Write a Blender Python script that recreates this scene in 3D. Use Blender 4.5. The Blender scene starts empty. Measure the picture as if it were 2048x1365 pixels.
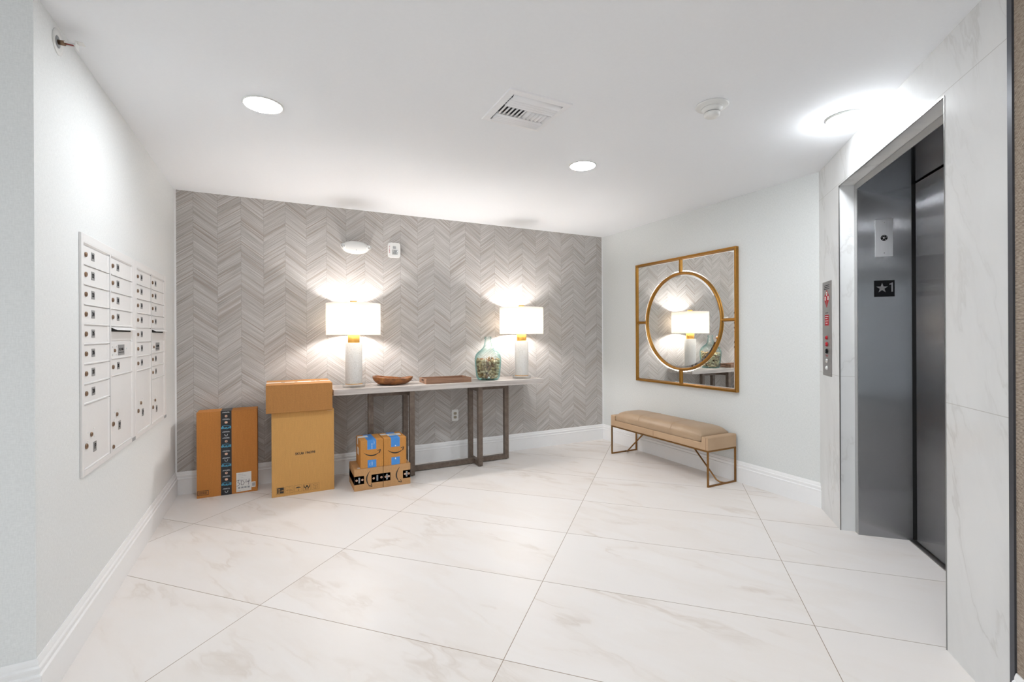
import bpy, math, random
from mathutils import Vector, Matrix

# ------------------------------------------------------------------ camera, world, exposure
W, H_PX = 2048, 1365
FOC, YAW, HOR, CX, ROLL, EYE = 931.346, .4712, 669.292, 1029.691, -.0048, 1.274
sc = bpy.context.scene
cam_data = bpy.data.cameras.new('camera')
cam_data.sensor_width = 36
cam_data.lens = 36 * FOC / W
cam_data.shift_x = (W / 2 - CX) / W
cam_data.shift_y = (HOR - H_PX / 2) / W
cam_data.clip_start = .05
cam = bpy.data.objects.new('camera', cam_data)
sc.collection.objects.link(cam)
cam.matrix_world = (Matrix.Translation((0, 0, EYE)) @ Matrix.Rotation(-YAW, 4, 'Z')
                    @ Matrix.Rotation(math.pi / 2, 4, 'X') @ Matrix.Rotation(ROLL, 4, 'Z'))
sc.camera = cam
world = bpy.data.worlds.new('world')
sc.world = world
world.use_nodes = True
world.node_tree.nodes['Background'].inputs[0].default_value = (.75, .8, .85, 1)
world.node_tree.nodes['Background'].inputs[1].default_value = .3
sc.view_settings.view_transform = 'Standard'
sc.view_settings.look = 'None'
sc.view_settings.gamma = 1
sc.view_settings.use_curve_mapping = False
sc.view_settings.exposure = 0.88
DOWNLIGHT = 84.0        # emission of the ceiling lenses
BULB = 280.0            # emission of the table lamp bulbs
def added_daylight(name, loc, rot, sx, sy, power):
    l = bpy.data.lights.new(name, 'AREA')
    l.shape = 'RECTANGLE'; l.size = sx; l.size_y = sy; l.energy = power; l.color = (.86, .93, 1)
    o = bpy.data.objects.new(name, l); sc.collection.objects.link(o)
    o.location = loc; o.rotation_euler = rot
# added sky-coloured fill light at the added, unseen glazed opening behind the viewpoint
added_daylight('added_daylight', (-3.42, -1.45, 1.2), (0, -math.pi / 2, 0), 2.2, 1.5, 22)

H = 2.45
XL, YB, XR, EL = -.735, 4.562, 3.525, 1.065
YC = 2.019                                    # where the mirror wall meets the elevator wall
S2 = math.sqrt(.5)
PI = math.pi
R = math.radians

# ------------------------------------------------------------------ helpers
def link(o):
    sc.collection.objects.link(o)
    return o

def tag(o, label=None, cat=None, group=None, kind=None):
    if label: o['label'] = label
    if cat: o['category'] = cat
    if group: o['group'] = group
    if kind: o['kind'] = kind
    return o

def thing(name, label, cat, loc=(0, 0, 0), rotz=0, group=None):
    o = bpy.data.objects.new(name, None)
    o.empty_display_size = .05
    link(o)
    o.location = loc
    o.rotation_euler = (0, 0, rotz)
    return tag(o, label, cat, group)

class MB:
    """collects shapes into one mesh"""
    def __init__(s):
        s.v, s.f, s.sm = [], [], []
    def add(s, vs, fs, smooth=False):
        b = len(s.v)
        s.v += [tuple(v) for v in vs]
        s.f += [tuple(b + i for i in f) for f in fs]
        s.sm += [smooth] * len(fs)
        return s
    def box(s, x0, x1, y0, y1, z0, z1):
        vs = [(x, y, z) for x in (x0, x1) for y in (y0, y1) for z in (z0, z1)]
        return s.add(vs, [(0, 1, 3, 2), (4, 6, 7, 5), (0, 4, 5, 1), (2, 3, 7, 6), (0, 2, 6, 4), (1, 5, 7, 3)])
    def prism(s, pts, d0, d1, axis='y', smooth=False):
        """extrude a 2D outline; axis y: pts are (x,z); axis x: (y,z); axis z: (x,y)"""
        n = len(pts)
        def P(p, d):
            return (p[0], d, p[1]) if axis == 'y' else (d, p[0], p[1]) if axis == 'x' else (p[0], p[1], d)
        vs = [P(p, d0) for p in pts] + [P(p, d1) for p in pts]
        fs = [(i, (i + 1) % n, n + (i + 1) % n, n + i) for i in range(n)]
        s.add(vs, fs, smooth)
        b = len(s.v) - 2 * n
        s.f += [tuple(b + i for i in range(n))[::-1], tuple(b + n + i for i in range(n))]
        s.sm += [False, False]
        return s
    def lathe(s, prof, n=48, c=(0, 0, 0), smooth=True):
        vs, fs = [], []
        for r, z in prof:
            for k in range(n):
                a = 2 * PI * k / n
                vs.append((c[0] + r * math.cos(a), c[1] + r * math.sin(a), c[2] + z))
        for i in range(len(prof) - 1):
            for k in range(n):
                fs.append((i * n + k, i * n + (k + 1) % n, (i + 1) * n + (k + 1) % n, (i + 1) * n + k))
        if prof[0][0] > 1e-6: fs.append(tuple(range(n))[::-1])
        if prof[-1][0] > 1e-6: fs.append(tuple((len(prof) - 1) * n + k for k in range(n)))
        return s.add(vs, fs, smooth)
    def bar(s, a, b, w, h=None, up=(0, 0, 1)):
        """rectangular bar from a to b, w across, h along 'up'"""
        h = h or w
        a, b = Vector(a), Vector(b)
        d = (b - a).normalized()
        side = d.cross(Vector(up))
        if side.length < 1e-4: side = d.cross(Vector((1, 0, 0)))
        side.normalize()
        u = side.cross(d).normalized()
        vs = [p + side * sx * w / 2 + u * sz * h / 2 for p in (a, b) for sx in (-1, 1) for sz in (-1, 1)]
        return s.add(vs, [(0, 1, 3, 2), (4, 6, 7, 5), (0, 4, 5, 1), (2, 3, 7, 6), (0, 2, 6, 4), (1, 5, 7, 3)])
    def tube(s, pts, r, n=10, closed=False):
        pts = [Vector(p) for p in pts]
        vs, fs = [], []
        m = len(pts)
        ref = None
        for i, p in enumerate(pts):
            q0 = pts[(i - 1) % m] if (closed or i > 0) else p
            q1 = pts[(i + 1) % m] if (closed or i < m - 1) else p
            d = (q1 - q0).normalized()
            if ref is None:
                ref = Vector((0, 0, 1)) if abs(d.z) < .9 else Vector((1, 0, 0))
            u = d.cross(ref).normalized()
            w = u.cross(d).normalized()
            ref = w
            for k in range(n):
                a = 2 * PI * k / n
                vs.append(p + u * r * math.cos(a) + w * r * math.sin(a))
        for i in range(m if closed else m - 1):
            for k in range(n):
                j = (i + 1) % m
                fs.append((i * n + k, i * n + (k + 1) % n, j * n + (k + 1) % n, j * n + k))
        if not closed:
            fs += [tuple(range(n))[::-1], tuple((m - 1) * n + k for k in range(n))]
        return s.add(vs, fs, True)
    def xform(s, m):
        s.v = [tuple(m @ Vector(v)) for v in s.v]
        return s
    def build(s, name, mat, parent=None, bevel=0, seg=2, uv=False, label=None):
        me = bpy.data.meshes.new(name)
        me.from_pydata(s.v, [], s.f)
        me.polygons.foreach_set('use_smooth', s.sm)
        me.materials.append(mat)
        me.validate()
        import bmesh
        bm = bmesh.new(); bm.from_mesh(me)
        bmesh.ops.recalc_face_normals(bm, faces=bm.faces)
        bm.to_mesh(me); bm.free()
        if uv:
            lay = me.uv_layers.new(name='UVMap')
            for p in me.polygons:
                nx, ny, nz = map(abs, p.normal)
                for li in p.loop_indices:
                    c = me.vertices[me.loops[li].vertex_index].co
                    lay.data[li].uv = (c.y, c.z) if nx > max(ny, nz) else (c.x, c.z) if ny >= nz else (c.x, c.y)
        o = link(bpy.data.objects.new(name, me))
        if parent: o.parent = parent
        if bevel:
            b = o.modifiers.new('bevel', 'BEVEL')
            b.width = bevel; b.segments = seg; b.limit_method = 'ANGLE'; b.angle_limit = R(40)
            b.harden_normals = False
        if label: o['label'] = label
        return o

def struct(mb, name, mat, **k):
    o = mb.build(name, mat, **k)
    if not o.parent: o['kind'] = 'structure'
    return o

def copy_tree(o, parent=None):
    c = o.copy(); link(c); c.parent = parent
    for ch in list(o.children): copy_tree(ch, c)
    return c

def text(name, body, size, mat, parent, loc, rot=(PI / 2, 0, 0), bold=0, thick=.0003, align='CENTER', sx=1):
    cu = bpy.data.curves.new(name, 'FONT')
    cu.body = body; cu.size = size; cu.align_x = align; cu.align_y = 'CENTER'
    cu.extrude = thick; cu.offset = bold; cu.resolution_u = 3
    t = bpy.data.objects.new(name, cu)
    link(t)
    dg = bpy.context.evaluated_depsgraph_get()
    me = bpy.data.meshes.new_from_object(t.evaluated_get(dg))
    bpy.data.objects.remove(t); bpy.data.curves.remove(cu)
    me.name = name
    me.materials.clear(); me.materials.append(mat)
    o = link(bpy.data.objects.new(name, me))
    o.parent = parent; o.location = loc; o.rotation_euler = rot; o.scale = (sx, 1, 1)
    return o

# ------------------------------------------------------------------ materials
def srgb(r, g, b):
    f = lambda c: c / 12.92 if c <= .04045 else ((c + .055) / 1.055) ** 2.4
    return (f(r / 255), f(g / 255), f(b / 255), 1)

class NT:
    def __init__(s, name):
        s.m = bpy.data.materials.new(name); s.m.use_nodes = True
        s.t = s.m.node_tree; s.n = s.t.nodes; s.n.clear()
        s.out = s.n.new('ShaderNodeOutputMaterial')
    def add(s, typ, ins=None, **props):
        nd = s.n.new('ShaderNode' + typ)
        for k, v in props.items(): setattr(nd, k, v)
        for k, v in (ins or {}).items(): s.put(nd.inputs[k], v)
        return nd
    def put(s, sock, v):
        if isinstance(v, bpy.types.NodeSocket): s.t.links.new(v, sock)
        elif isinstance(v, bpy.types.Node): s.t.links.new(v.outputs[0], sock)
        else: sock.default_value = v
    def math(s, op, a, b=None, c=None):
        nd = s.n.new('ShaderNodeMath'); nd.operation = op
        for i, v in enumerate((a, b, c)):
            if v is not None: s.put(nd.inputs[i], v)
        return nd.outputs[0]
    def vec(s, x, y, z):
        return s.add('CombineXYZ', {0: x, 1: y, 2: z}).outputs[0]
    def mix(s, f, a, b, mode='MIX'):
        nd = s.n.new('ShaderNodeMix'); nd.data_type = 'RGBA'; nd.blend_type = mode
        s.put(nd.inputs[0], f); s.put(nd.inputs[6], a); s.put(nd.inputs[7], b)
        return nd.outputs[2]
    def ramp(s, f, stops):
        nd = s.n.new('ShaderNodeValToRGB'); s.put(nd.inputs[0], f)
        e = nd.color_ramp.elements
        while len(e) < len(stops): e.new(.5)
        for i, (p, c) in enumerate(stops):
            e[i].position = p; e[i].color = c if len(c) == 4 else (*c, 1)
        return nd.outputs[0]
    def noise(s, vec, scale, detail=2, rough=.5, dist=0):
        nd = s.add('TexNoise', {'Vector': vec, 'Scale': scale, 'Detail': detail, 'Roughness': rough, 'Distortion': dist})
        return nd.outputs[0]
    def obj(s): return s.add('TexCoord').outputs['Object']
    def bump(s, h, strength=.2, dist=.001):
        return s.add('Bump', {'Height': h, 'Strength': strength, 'Distance': dist}).outputs[0]
    def pbr(s, **k):
        nd = s.n.new('ShaderNodeBsdfPrincipled')
        for key, v in k.items(): s.put(nd.inputs[key.replace('_', ' ')], v)
        s.t.links.new(nd.outputs[0], s.out.inputs[0])
        return nd
    def surf(s, sh):
        s.t.links.new(sh.outputs[0] if isinstance(sh, bpy.types.Node) else sh, s.out.inputs[0])

M = {}
def plain(name, col, rough=.5, metal=0, spec=None, bump=None, var=.05):
    """flat coloured material with a little procedural grain"""
    t = NT(name)
    co = t.obj()
    n = t.noise(co, 60, 3)
    c2 = tuple(max(0, x * (1 - var * 2)) for x in col[:3]) + (1,)
    c3 = tuple(min(1, x * (1 + var)) for x in col[:3]) + (1,)
    k = dict(Base_Color=t.mix(n, c2, c3), Roughness=rough, Metallic=metal)
    p = t.pbr(**k)
    if spec is not None: p.inputs['Specular IOR Level'].default_value = spec
    if bump: t.put(p.inputs['Normal'], t.bump(t.noise(co, bump[0], 3), bump[1], bump[2]))
    M[name] = t.m
    return t.m

plain('ceiling_paint', (.92, .94, .965, 1), .9, bump=(300, .15, .0006), var=.01)
plain('trim_paint', (.90, .90, .90, 1), .4, var=.01)
plain('white_plastic', (.82, .82, .80, 1), .4, var=.01)
plain('mailbox_paint', (.86, .85, .84, 1), .45, bump=(900, .1, .0003), var=.01)
plain('black', (.004, .004, .005, 1), .6, spec=.15)
plain('dark_gap', (.01, .01, .01, 1), .9)
plain('print_black', (.03, .024, .02, 1), .6)
plain('ink', (.05, .035, .06, 1), .5)
plain('paper_white', (.78, .78, .76, 1), .6, var=.02)
plain('tape_black', (.016, .018, .022, 1), .3)
plain('tape_blue', (.055, .27, .70, 1), .3)
plain('print_cyan', (.10, .48, .72, 1), .5)
plain('print_white', (.75, .78, .8, 1), .5)
plain('print_peach', (.80, .52, .38, 1), .5)
plain('label_grey', (.30, .30, .30, 1), .45)
plain('red', (.44, .02, .03, 1), .6, spec=.2)
plain('vent_white', (.93, .935, .95, 1), .4, var=.01)
plain('silver', (.62, .62, .62, 1), .28, 1)
plain('chrome', (.75, .75, .75, 1), .12, 1)
plain('lock_bronze', (.27, .18, .12, 1), .35, 1)
plain('brass', (.44, .22, .05, 1), .36, 1, var=.1)
plain('lamp_brass', (.85, .47, .12, 1), .38, 1, var=.05)
plain('bench_brass', (.30, .155, .055, 1), .38, 1, var=.1)
plain('outlet_tan', (.42, .37, .28, 1), .4)
plain('grille_grey', (.35, .36, .37, 1), .5)
plain('dark_metal', (.10, .105, .12, 1), .4, .8)
plain('edge_metal', (.33, .33, .32, 1), .35, 1)
plain('vent_inside', (.10, .10, .11, 1), .8)
plain('sprinkler_red', (.35, .03, .02, 1), .3)
plain('tray_wood', (.30, .165, .10, 1), .5, var=.15)
plain('felt', (.02, .02, .02, 1), .9)
plain('threshold', (.28, .27, .26, 1), .4, 1)

def wall_paint(name, a, b):
    t = NT(name); co = t.obj()
    sx = t.add('SeparateXYZ', {0: co})
    h = t.math('ADD', sx.outputs[0], sx.outputs[1])
    v1 = t.vec(t.math('MULTIPLY', h, 260), 0, t.math('MULTIPLY', sx.outputs[2], 60))
    v2 = t.vec(t.math('MULTIPLY', h, 60), 3, t.math('MULTIPLY', sx.outputs[2], 300))
    n = t.math('ADD', t.noise(v1, 1, 2), t.noise(v2, 1, 2))
    n = t.math('MULTIPLY', n, .5)
    c = t.mix(t.ramp(n, [(.35, (0, 0, 0)), (.65, (1, 1, 1))]), a, b)
    t.pbr(Base_Color=c, Roughness=.75, Normal=t.bump(n, .25, .0008))
    M[name] = t.m
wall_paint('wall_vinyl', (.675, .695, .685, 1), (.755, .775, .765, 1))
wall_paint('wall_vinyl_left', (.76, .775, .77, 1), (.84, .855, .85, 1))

def chevron():
    t = NT('chevron_veneer'); co = t.obj()
    sp = t.add('SeparateXYZ', {0: co})
    w = .1685
    xx = t.math('ADD', sp.outputs[0], .6097 + w * 20)
    tri = t.math('PINGPONG', xx, w)
    q = t.math('DIVIDE', xx, w)
    col = t.math('FLOOR', q)
    fr = t.math('FRACT', q)
    v = t.math('ADD', sp.outputs[2], t.math('MULTIPLY', tri, .74))
    # coordinate along the strand
    cs = t.math('MULTIPLY', col, 7.31)
    # every veneer strip about 11 mm with a shade of its own
    vj = t.math('ADD', v, t.math('MULTIPLY', t.noise(t.vec(cs, t.math('MULTIPLY', v, 9), 0), 1, 1), .02))
    strip = t.math('FLOOR', t.math('DIVIDE', vj, .0095))
    wn = t.add('TexWhiteNoise', {0: t.vec(strip, col, 0)}, noise_dimensions='3D').outputs[0]
    strip2 = t.math('FLOOR', t.math('DIVIDE', v, .041))
    wn2 = t.add('TexWhiteNoise', {0: t.vec(strip2, t.math('ADD', col, 51), 4)}, noise_dimensions='3D').outputs[0]
    al = t.math('MULTIPLY', tri, 6)
    fine = t.noise(t.vec(t.math('MULTIPLY', v, 330), t.math('ADD', cs, al), 0), 1, 3, .6)
    mid = t.noise(t.vec(t.math('MULTIPLY', v, 75), t.math('ADD', cs, t.math('MULTIPLY', tri, 3)), 9), 1, 2, .5)
    big = t.noise(t.vec(t.math('MULTIPLY', v, 9), cs, 2), 1, 2)
    fine_c = t.ramp(fine, [(.34, (0, 0, 0)), (.66, (1, 1, 1))])
    k = t.math('ADD', t.math('MULTIPLY', wn, .26), t.math('MULTIPLY', wn2, .10))
    k = t.math('ADD', k, t.math('MULTIPLY', fine_c, .42))
    k = t.math('ADD', k, t.math('MULTIPLY', mid, .36))
    k = t.math('ADD', k, t.math('MULTIPLY', big, .14))
    base = t.ramp(k, [(.30, (.315, .290, .268)), (.50, (.435, .410, .385)), (.66, (.515, .492, .468)), (.90, (.64, .62, .60))])
    # some strips are browner
    br = t.math('GREATER_THAN', t.add('TexWhiteNoise', {0: t.vec(strip, col, 7)}, noise_dimensions='3D').outputs[0], .86)
    base = t.mix(t.math('MULTIPLY', br, .45), base, (.33, .26, .21, 1))
    # dark hairline between strips now and then
    fs = t.math('FRACT', t.math('DIVIDE', vj, .0095))
    ln = t.math('MULTIPLY', t.math('LESS_THAN', fs, .17), t.math('GREATER_THAN', wn, .25))
    base = t.mix(t.math('MULTIPLY', ln, .5), base, (.19, .168, .152, 1))
    # seam at each column edge
    ed = t.math('MINIMUM', fr, t.math('SUBTRACT', 1, fr))
    base = t.mix(t.math('MULTIPLY', t.math('LESS_THAN', ed, .009), .28), base, (.16, .145, .13, 1))
    t.pbr(Base_Color=base, Roughness=.62, Normal=t.bump(fine, .25, .0006))
    M['chevron'] = t.m
chevron()

def floor_tile():
    t = NT('floor_tile'); co = t.obj()
    sp = t.add('SeparateXYZ', {0: co})
    a = t.math('MULTIPLY', t.math('SUBTRACT', sp.outputs[0], sp.outputs[1]), S2)
    b = t.math('MULTIPLY', t.math('ADD', sp.outputs[0], sp.outputs[1]), S2)
    ai = t.math('DIVIDE', t.math('ADD', a, 1.8304 + 1.2192 * 10), 1.2192)
    bi = t.math('DIVIDE', t.math('SUBTRACT', b, 1.717 - .6096 * 20), .6096)
    fa, fb = t.math('FRACT', ai), t.math('FRACT', bi)
    ia, ib = t.math('FLOOR', ai), t.math('FLOOR', bi)
    ea = t.math('MULTIPLY', t.math('MINIMUM', fa, t.math('SUBTRACT', 1, fa)), 1.2192)
    eb = t.math('MULTIPLY', t.math('MINIMUM', fb, t.math('SUBTRACT', 1, fb)), .6096)
    g = t.math('LESS_THAN', t.math('MINIMUM', ea, eb), .0015)
    rnd = t.add('TexWhiteNoise', {0: t.vec(ia, ib, 3)}, noise_dimensions='3D')
    off = t.math('MULTIPLY', rnd.outputs[0], 40)
    # veins run mostly along the short diagonal of the picture: stretch the noise
    vx = t.math('ADD', t.math('MULTIPLY', a, 1.0), off)
    vy = t.math('ADD', t.math('MULTIPLY', b, 3.0), t.math('MULTIPLY', a, .9))
    base_v = t.vec(vx, vy, off)
    warp = t.noise(base_v, 1.3, 4, .55)
    vein = t.noise(t.vec(t.math('ADD', vx, warp), t.math('ADD', vy, t.math('MULTIPLY', warp, 1.6)), off), .8, 5, .55)
    ridge = t.math('ABSOLUTE', t.math('SUBTRACT', vein, .5))
    thin = t.ramp(ridge, [(.0, (1, 1, 1)), (.006, (.75, .75, .75)), (.03, (0, 0, 0))])
    soft = t.ramp(ridge, [(.0, (1, 1, 1)), (.10, (0, 0, 0))])
    msk = t.ramp(t.noise(base_v, 1.7, 2), [(.47, (0, 0, 0)), (.66, (1, 1, 1))])
    c = t.mix(t.noise(base_v, .7, 3), (.79, .745, .71, 1), (.845, .815, .79, 1))
    c = t.mix(t.math('MULTIPLY', soft, .16), c, (.70, .60, .50, 1))
    c = t.mix(t.math('MULTIPLY', t.math('MULTIPLY', thin, msk), .34), c, (.50, .41, .32, 1))
    c = t.mix(g, c, (.30, .225, .165, 1))
    t.pbr(Base_Color=c, Roughness=t.mix(g, (.42, .42, .42, 1), (.7, .7, .7, 1)))
    M['floor_tile'] = t.m
floor_tile()

def stone():
    t = NT('polished_stone'); co = t.obj()
    sp = t.add('SeparateXYZ', {0: co})
    x, y, z = sp.outputs
    v = t.vec(t.math('ADD', t.math('MULTIPLY', x, 2.6), t.math('MULTIPLY', z, .9)), t.math('MULTIPLY', y, 2), t.math('MULTIPLY', z, .9))
    warp = t.noise(v, 2, 4, .55)
    vv = t.add('VectorMath', {0: v, 1: t.vec(t.math('MULTIPLY', warp, 1.2), 0, warp)}, operation='ADD').outputs[0]
    n = t.noise(vv, 1.1, 5, .55)
    rg = t.math('ABSOLUTE', t.math('SUBTRACT', n, .5))
    thin = t.ramp(rg, [(0, (1, 1, 1)), (.02, (0, 0, 0))])
    soft = t.ramp(rg, [(0, (1, 1, 1)), (.10, (0, 0, 0))])
    msk = t.ramp(t.noise(v, 1.7, 2), [(.42, (0, 0, 0)), (.62, (1, 1, 1))])
    c = t.mix(t.math('MULTIPLY', soft, .20), (.76, .765, .76, 1), (.60, .60, .59, 1))
    c = t.mix(t.math('MULTIPLY', t.math('MULTIPLY', thin, msk), .26), c, (.42, .40, .37, 1))
    j = t.math('MINIMUM', t.math('ABSOLUTE', t.math('SUBTRACT', z, .993)), t.math('ABSOLUTE', t.math('SUBTRACT', z, 2.236)))
    c = t.mix(t.math('LESS_THAN', j, .0014), c, (.55, .54, .52, 1))
    t.pbr(Base_Color=c, Roughness=.12)
    M['stone'] = t.m
stone()

def steel(name, col, rough, lean):
    """vertically brushed steel: the grain tips the surface normal sideways at random, spreading highlights into level streaks"""
    t = NT(name)
    co = t.obj()
    sp = t.add('SeparateXYZ', {0: co})
    g = t.noise(t.vec(t.math('MULTIPLY', sp.outputs[0], 900), t.math('MULTIPLY', sp.outputs[1], 900), t.math('MULTIPLY', sp.outputs[2], 8)), 1, 3)
    sm = t.noise(co, 2.5, 3)
    ge = t.add('NewGeometry')
    w1 = t.add('TexWhiteNoise', {0: co}, noise_dimensions='3D').outputs[0]
    w2 = t.add('TexWhiteNoise', {0: t.add('VectorMath', {0: co, 1: (3.1, 5.7, 9.3)}, operation='ADD').outputs[0]}, noise_dimensions='3D').outputs[0]
    k = t.math('MULTIPLY', t.math('SUBTRACT', t.math('ADD', w1, w2), 1.0), lean)
    side = t.add('VectorMath', {0: ge.outputs['Normal'], 1: (0, 0, 1)}, operation='CROSS_PRODUCT').outputs[0]
    sc_ = t.add('VectorMath', {0: side}, operation='SCALE'); t.put(sc_.inputs['Scale'], k)
    ad = t.add('VectorMath', {0: ge.outputs['Normal'], 1: sc_.outputs[0]}, operation='ADD').outputs[0]
    nm = t.add('VectorMath', {0: ad}, operation='NORMALIZE').outputs[0]
    c = t.mix(g, tuple(x * .85 for x in col[:3]) + (1,), col)
    t.pbr(Base_Color=c, Metallic=1, Roughness=t.math('ADD', rough, t.math('MULTIPLY', sm, .03)), Normal=nm)
    M[name] = t.m
steel('brushed_steel', (.37, .375, .39, 1), .085, .85)
steel('steel_frame', (.62, .61, .60, 1), .30, .2)
steel('steel_plate', (.88, .88, .89, 1), .5, .05)
steel('station_steel', (.36, .34, .33, 1), .38, .2)

def grasscloth():
    t = NT('woven_wallcovering'); co = t.obj()
    sp = t.add('SeparateXYZ', {0: co})
    x, y, z = sp.outputs
    th = t.math('SINE', t.math('MULTIPLY', z, 2 * PI / .0042))
    n = t.noise(t.vec(t.math('MULTIPLY', x, 60), 0, t.math('MULTIPLY', z, 240)), 1, 3)
    k = t.math('ADD', t.math('MULTIPLY', th, .25), n)
    c = t.ramp(k, [(.2, (.15, .11, .08)), (.5, (.33, .26, .20)), (.85, (.52, .45, .38))])
    t.pbr(Base_Color=c, Roughness=.8, Normal=t.bump(k, .5, .001))
    M['grasscloth'] = t.m
grasscloth()

def cardboard(name, col):
    t = NT(name); co = t.obj()
    sp = t.add('SeparateXYZ', {0: co})
    flute = t.noise(t.vec(t.math('MULTIPLY', sp.outputs[0], 260), t.math('MULTIPLY', sp.outputs[1], 260), t.math('MULTIPLY', sp.outputs[2], 10)), 1, 2)
    sp_ = t.noise(co, 260, 3)
    k = t.math('ADD', t.math('MULTIPLY', flute, .35), t.math('MULTIPLY', sp_, .65))
    c = t.mix(t.ramp(k, [(.35, (0, 0, 0)), (.65, (1, 1, 1))]), tuple(x * .88 for x in col) + (1,), tuple(x * 1.12 for x in col) + (1,))
    t.pbr(Base_Color=c, Roughness=.75, Normal=t.bump(k, .1, .0005))
    M[name] = t.m
cardboard('card_dark', (.52, .205, .042))
cardboard('card_tan', (.60, .32, .095))
cardboard('card_brown', (.43, .195, .052))
cardboard('card_small', (.54, .24, .052))
cardboard('card_pale', (.52, .29, .125))

def wood(name, stops, sx=3, sz=40, rough=.5):
    t = NT(name); co = t.obj()
    sp = t.add('SeparateXYZ', {0: co})
    v = t.vec(t.math('MULTIPLY', sp.outputs[0], sx), t.math('MULTIPLY', sp.outputs[1], sz), t.math('MULTIPLY', sp.outputs[2], sz))
    n = t.noise(v, 1, 5, .6, .3)
    t.pbr(Base_Color=t.ramp(n, stops), Roughness=rough, Normal=t.bump(n, .12, .0006))
    M[name] = t.m
wood('whitewash', [(.30, (.40, .35, .32)), (.55, (.56, .515, .48)), (.75, (.66, .62, .59))])
wood('bronze_frame', [(.3, (.105, .075, .055)), (.7, (.185, .142, .112))], 30, 30, .42)
wood('burl', [(.25, (.07, .022, .006)), (.45, (.20, .070, .016)), (.62, (.34, .13, .032)), (.8, (.50, .23, .07))], 14, 22, .4)
wood('tray', [(.3, (.20, .10, .06)), (.6, (.33, .19, .12)), (.8, (.42, .26, .17))], 4, 60, .5)

def leather():
    t = NT('tan_leather'); co = t.obj()
    n = t.noise(co, 6, 4); f = t.noise(co, 220, 3)
    c = t.mix(n, (.35, .24, .15, 1), (.47, .34, .225, 1))
    t.pbr(Base_Color=c, Roughness=.42, Normal=t.bump(t.math('ADD', f, t.math('MULTIPLY', t.noise(co, 14, 3), 3)), .35, .0015))
    M['leather'] = t.m
    t = NT('tan_leather_base'); co = t.obj()
    n = t.noise(co, 8, 4); f = t.noise(co, 260, 3)
    c = t.mix(n, (.43, .28, .165, 1), (.53, .37, .235, 1))
    t.pbr(Base_Color=c, Roughness=.5, Normal=t.bump(f, .25, .0008))
    M['leather_base'] = t.m
leather()

def ceramic():
    t = NT('pebbled_ceramic'); co = t.obj()
    vo = t.add('TexVoronoi', {'Vector': co, 'Scale': 110}, feature='DISTANCE_TO_EDGE').outputs[0]
    k = t.ramp(vo, [(0, (0, 0, 0)), (.12, (1, 1, 1))])
    c = t.mix(k, (.62, .60, .56, 1), (.80, .79, .77, 1))
    p = t.pbr(Base_Color=c, Roughness=.55, Normal=t.bump(k, .35, .0008))
    p.inputs['Specular IOR Level'].default_value = .25
    M['ceramic'] = t.m
ceramic()

def clear(name, tint, edge, gloss=.08):
    """thin clear glass: tinted see-through body, mirror-like sheen towards grazing angles"""
    t = NT(name)
    lw = t.add('LayerWeight', {'Blend': .5})
    tr = t.add('BsdfTransparent', {'Color': t.mix(t.math('POWER', lw.outputs['Facing'], 1.8), tint, edge)})
    gl = t.add('BsdfGlossy', {'Color': (.95, 1, 1, 1), 'Roughness': .03})
    fr = t.math('ADD', .035, t.math('MULTIPLY', t.math('POWER', lw.outputs['Facing'], 4.0), .45))
    mx = t.add('MixShader', {0: fr, 1: tr, 2: gl})
    t.surf(mx)
    M[name] = t.m
clear('jug_glass', (.968, .99, .986, 1), (.46, .72, .71, 1))
clear('acrylic', (.98, .985, .985, 1), (.78, .80, .82, 1))
clear('added_window_glass', (.97, .98, .98, 1), (.9, .92, .92, 1))

def mirror_glass():
    t = NT('mirror_silver')
    n = t.noise(t.obj(), 1.5, 1)
    t.pbr(Base_Color=t.mix(n, (.87, .89, .88, 1), (.89, .905, .90, 1)), Metallic=1, Roughness=.012)
    M['mirror'] = t.m
mirror_glass()

def emitter(name, col, strength):
    t = NT(name)
    t.surf(t.add('Emission', {'Color': col, 'Strength': strength}))
    M[name] = t.m
emitter('downlight_lens', (.92, .96, 1, 1), DOWNLIGHT)
emitter('bulb_glow', (1, .955, .93, 1), BULB)

def shade():
    t = NT('linen_shade')
    co = t.obj()
    w = t.noise(t.vec(t.math('MULTIPLY', t.add('SeparateXYZ', {0: co}).outputs[2], 900), t.noise(co, 500, 1), 0), 1, 2)
    c = t.mix(w, (.80, .78, .74, 1), (.88, .87, .84, 1))
    df = t.add('BsdfDiffuse', {'Color': c})
    tl = t.add('BsdfTranslucent', {'Color': (.74, .70, .64, 1)})
    t.surf(t.add('MixShader', {0: .56, 1: df, 2: tl}))
    M['shade'] = t.m
shade()

CORK = []
for i, (a, b) in enumerate([((.62, .47, .27), (.74, .60, .38)), ((.50, .30, .14), (.62, .42, .22)), ((.70, .56, .36), (.80, .68, .48)),
                            ((.44, .20, .08), (.56, .30, .14)), ((.34, .19, .10), (.46, .29, .17)), ((.66, .50, .30), (.52, .36, .2))]):
    t = NT('cork_%s' % ('pale', 'brown', 'cream', 'orange', 'dark', 'beige')[i]); co = t.obj()
    n = t.noise(co, 160, 4); sp_ = t.ramp(t.noise(co, 420, 2), [(.3, (1, 1, 1)), (.36, (0, 0, 0))])
    a = tuple(v ** 1.15 * .80 for v in a); b = tuple(v ** 1.15 * .80 for v in b)
    c = t.mix(n, (*a, 1), (*b, 1)); c = t.mix(t.math('MULTIPLY', sp_, .6), c, (.16, .08, .04, 1))
    t.pbr(Base_Color=c, Roughness=.8)
    CORK.append(t.m)

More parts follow.
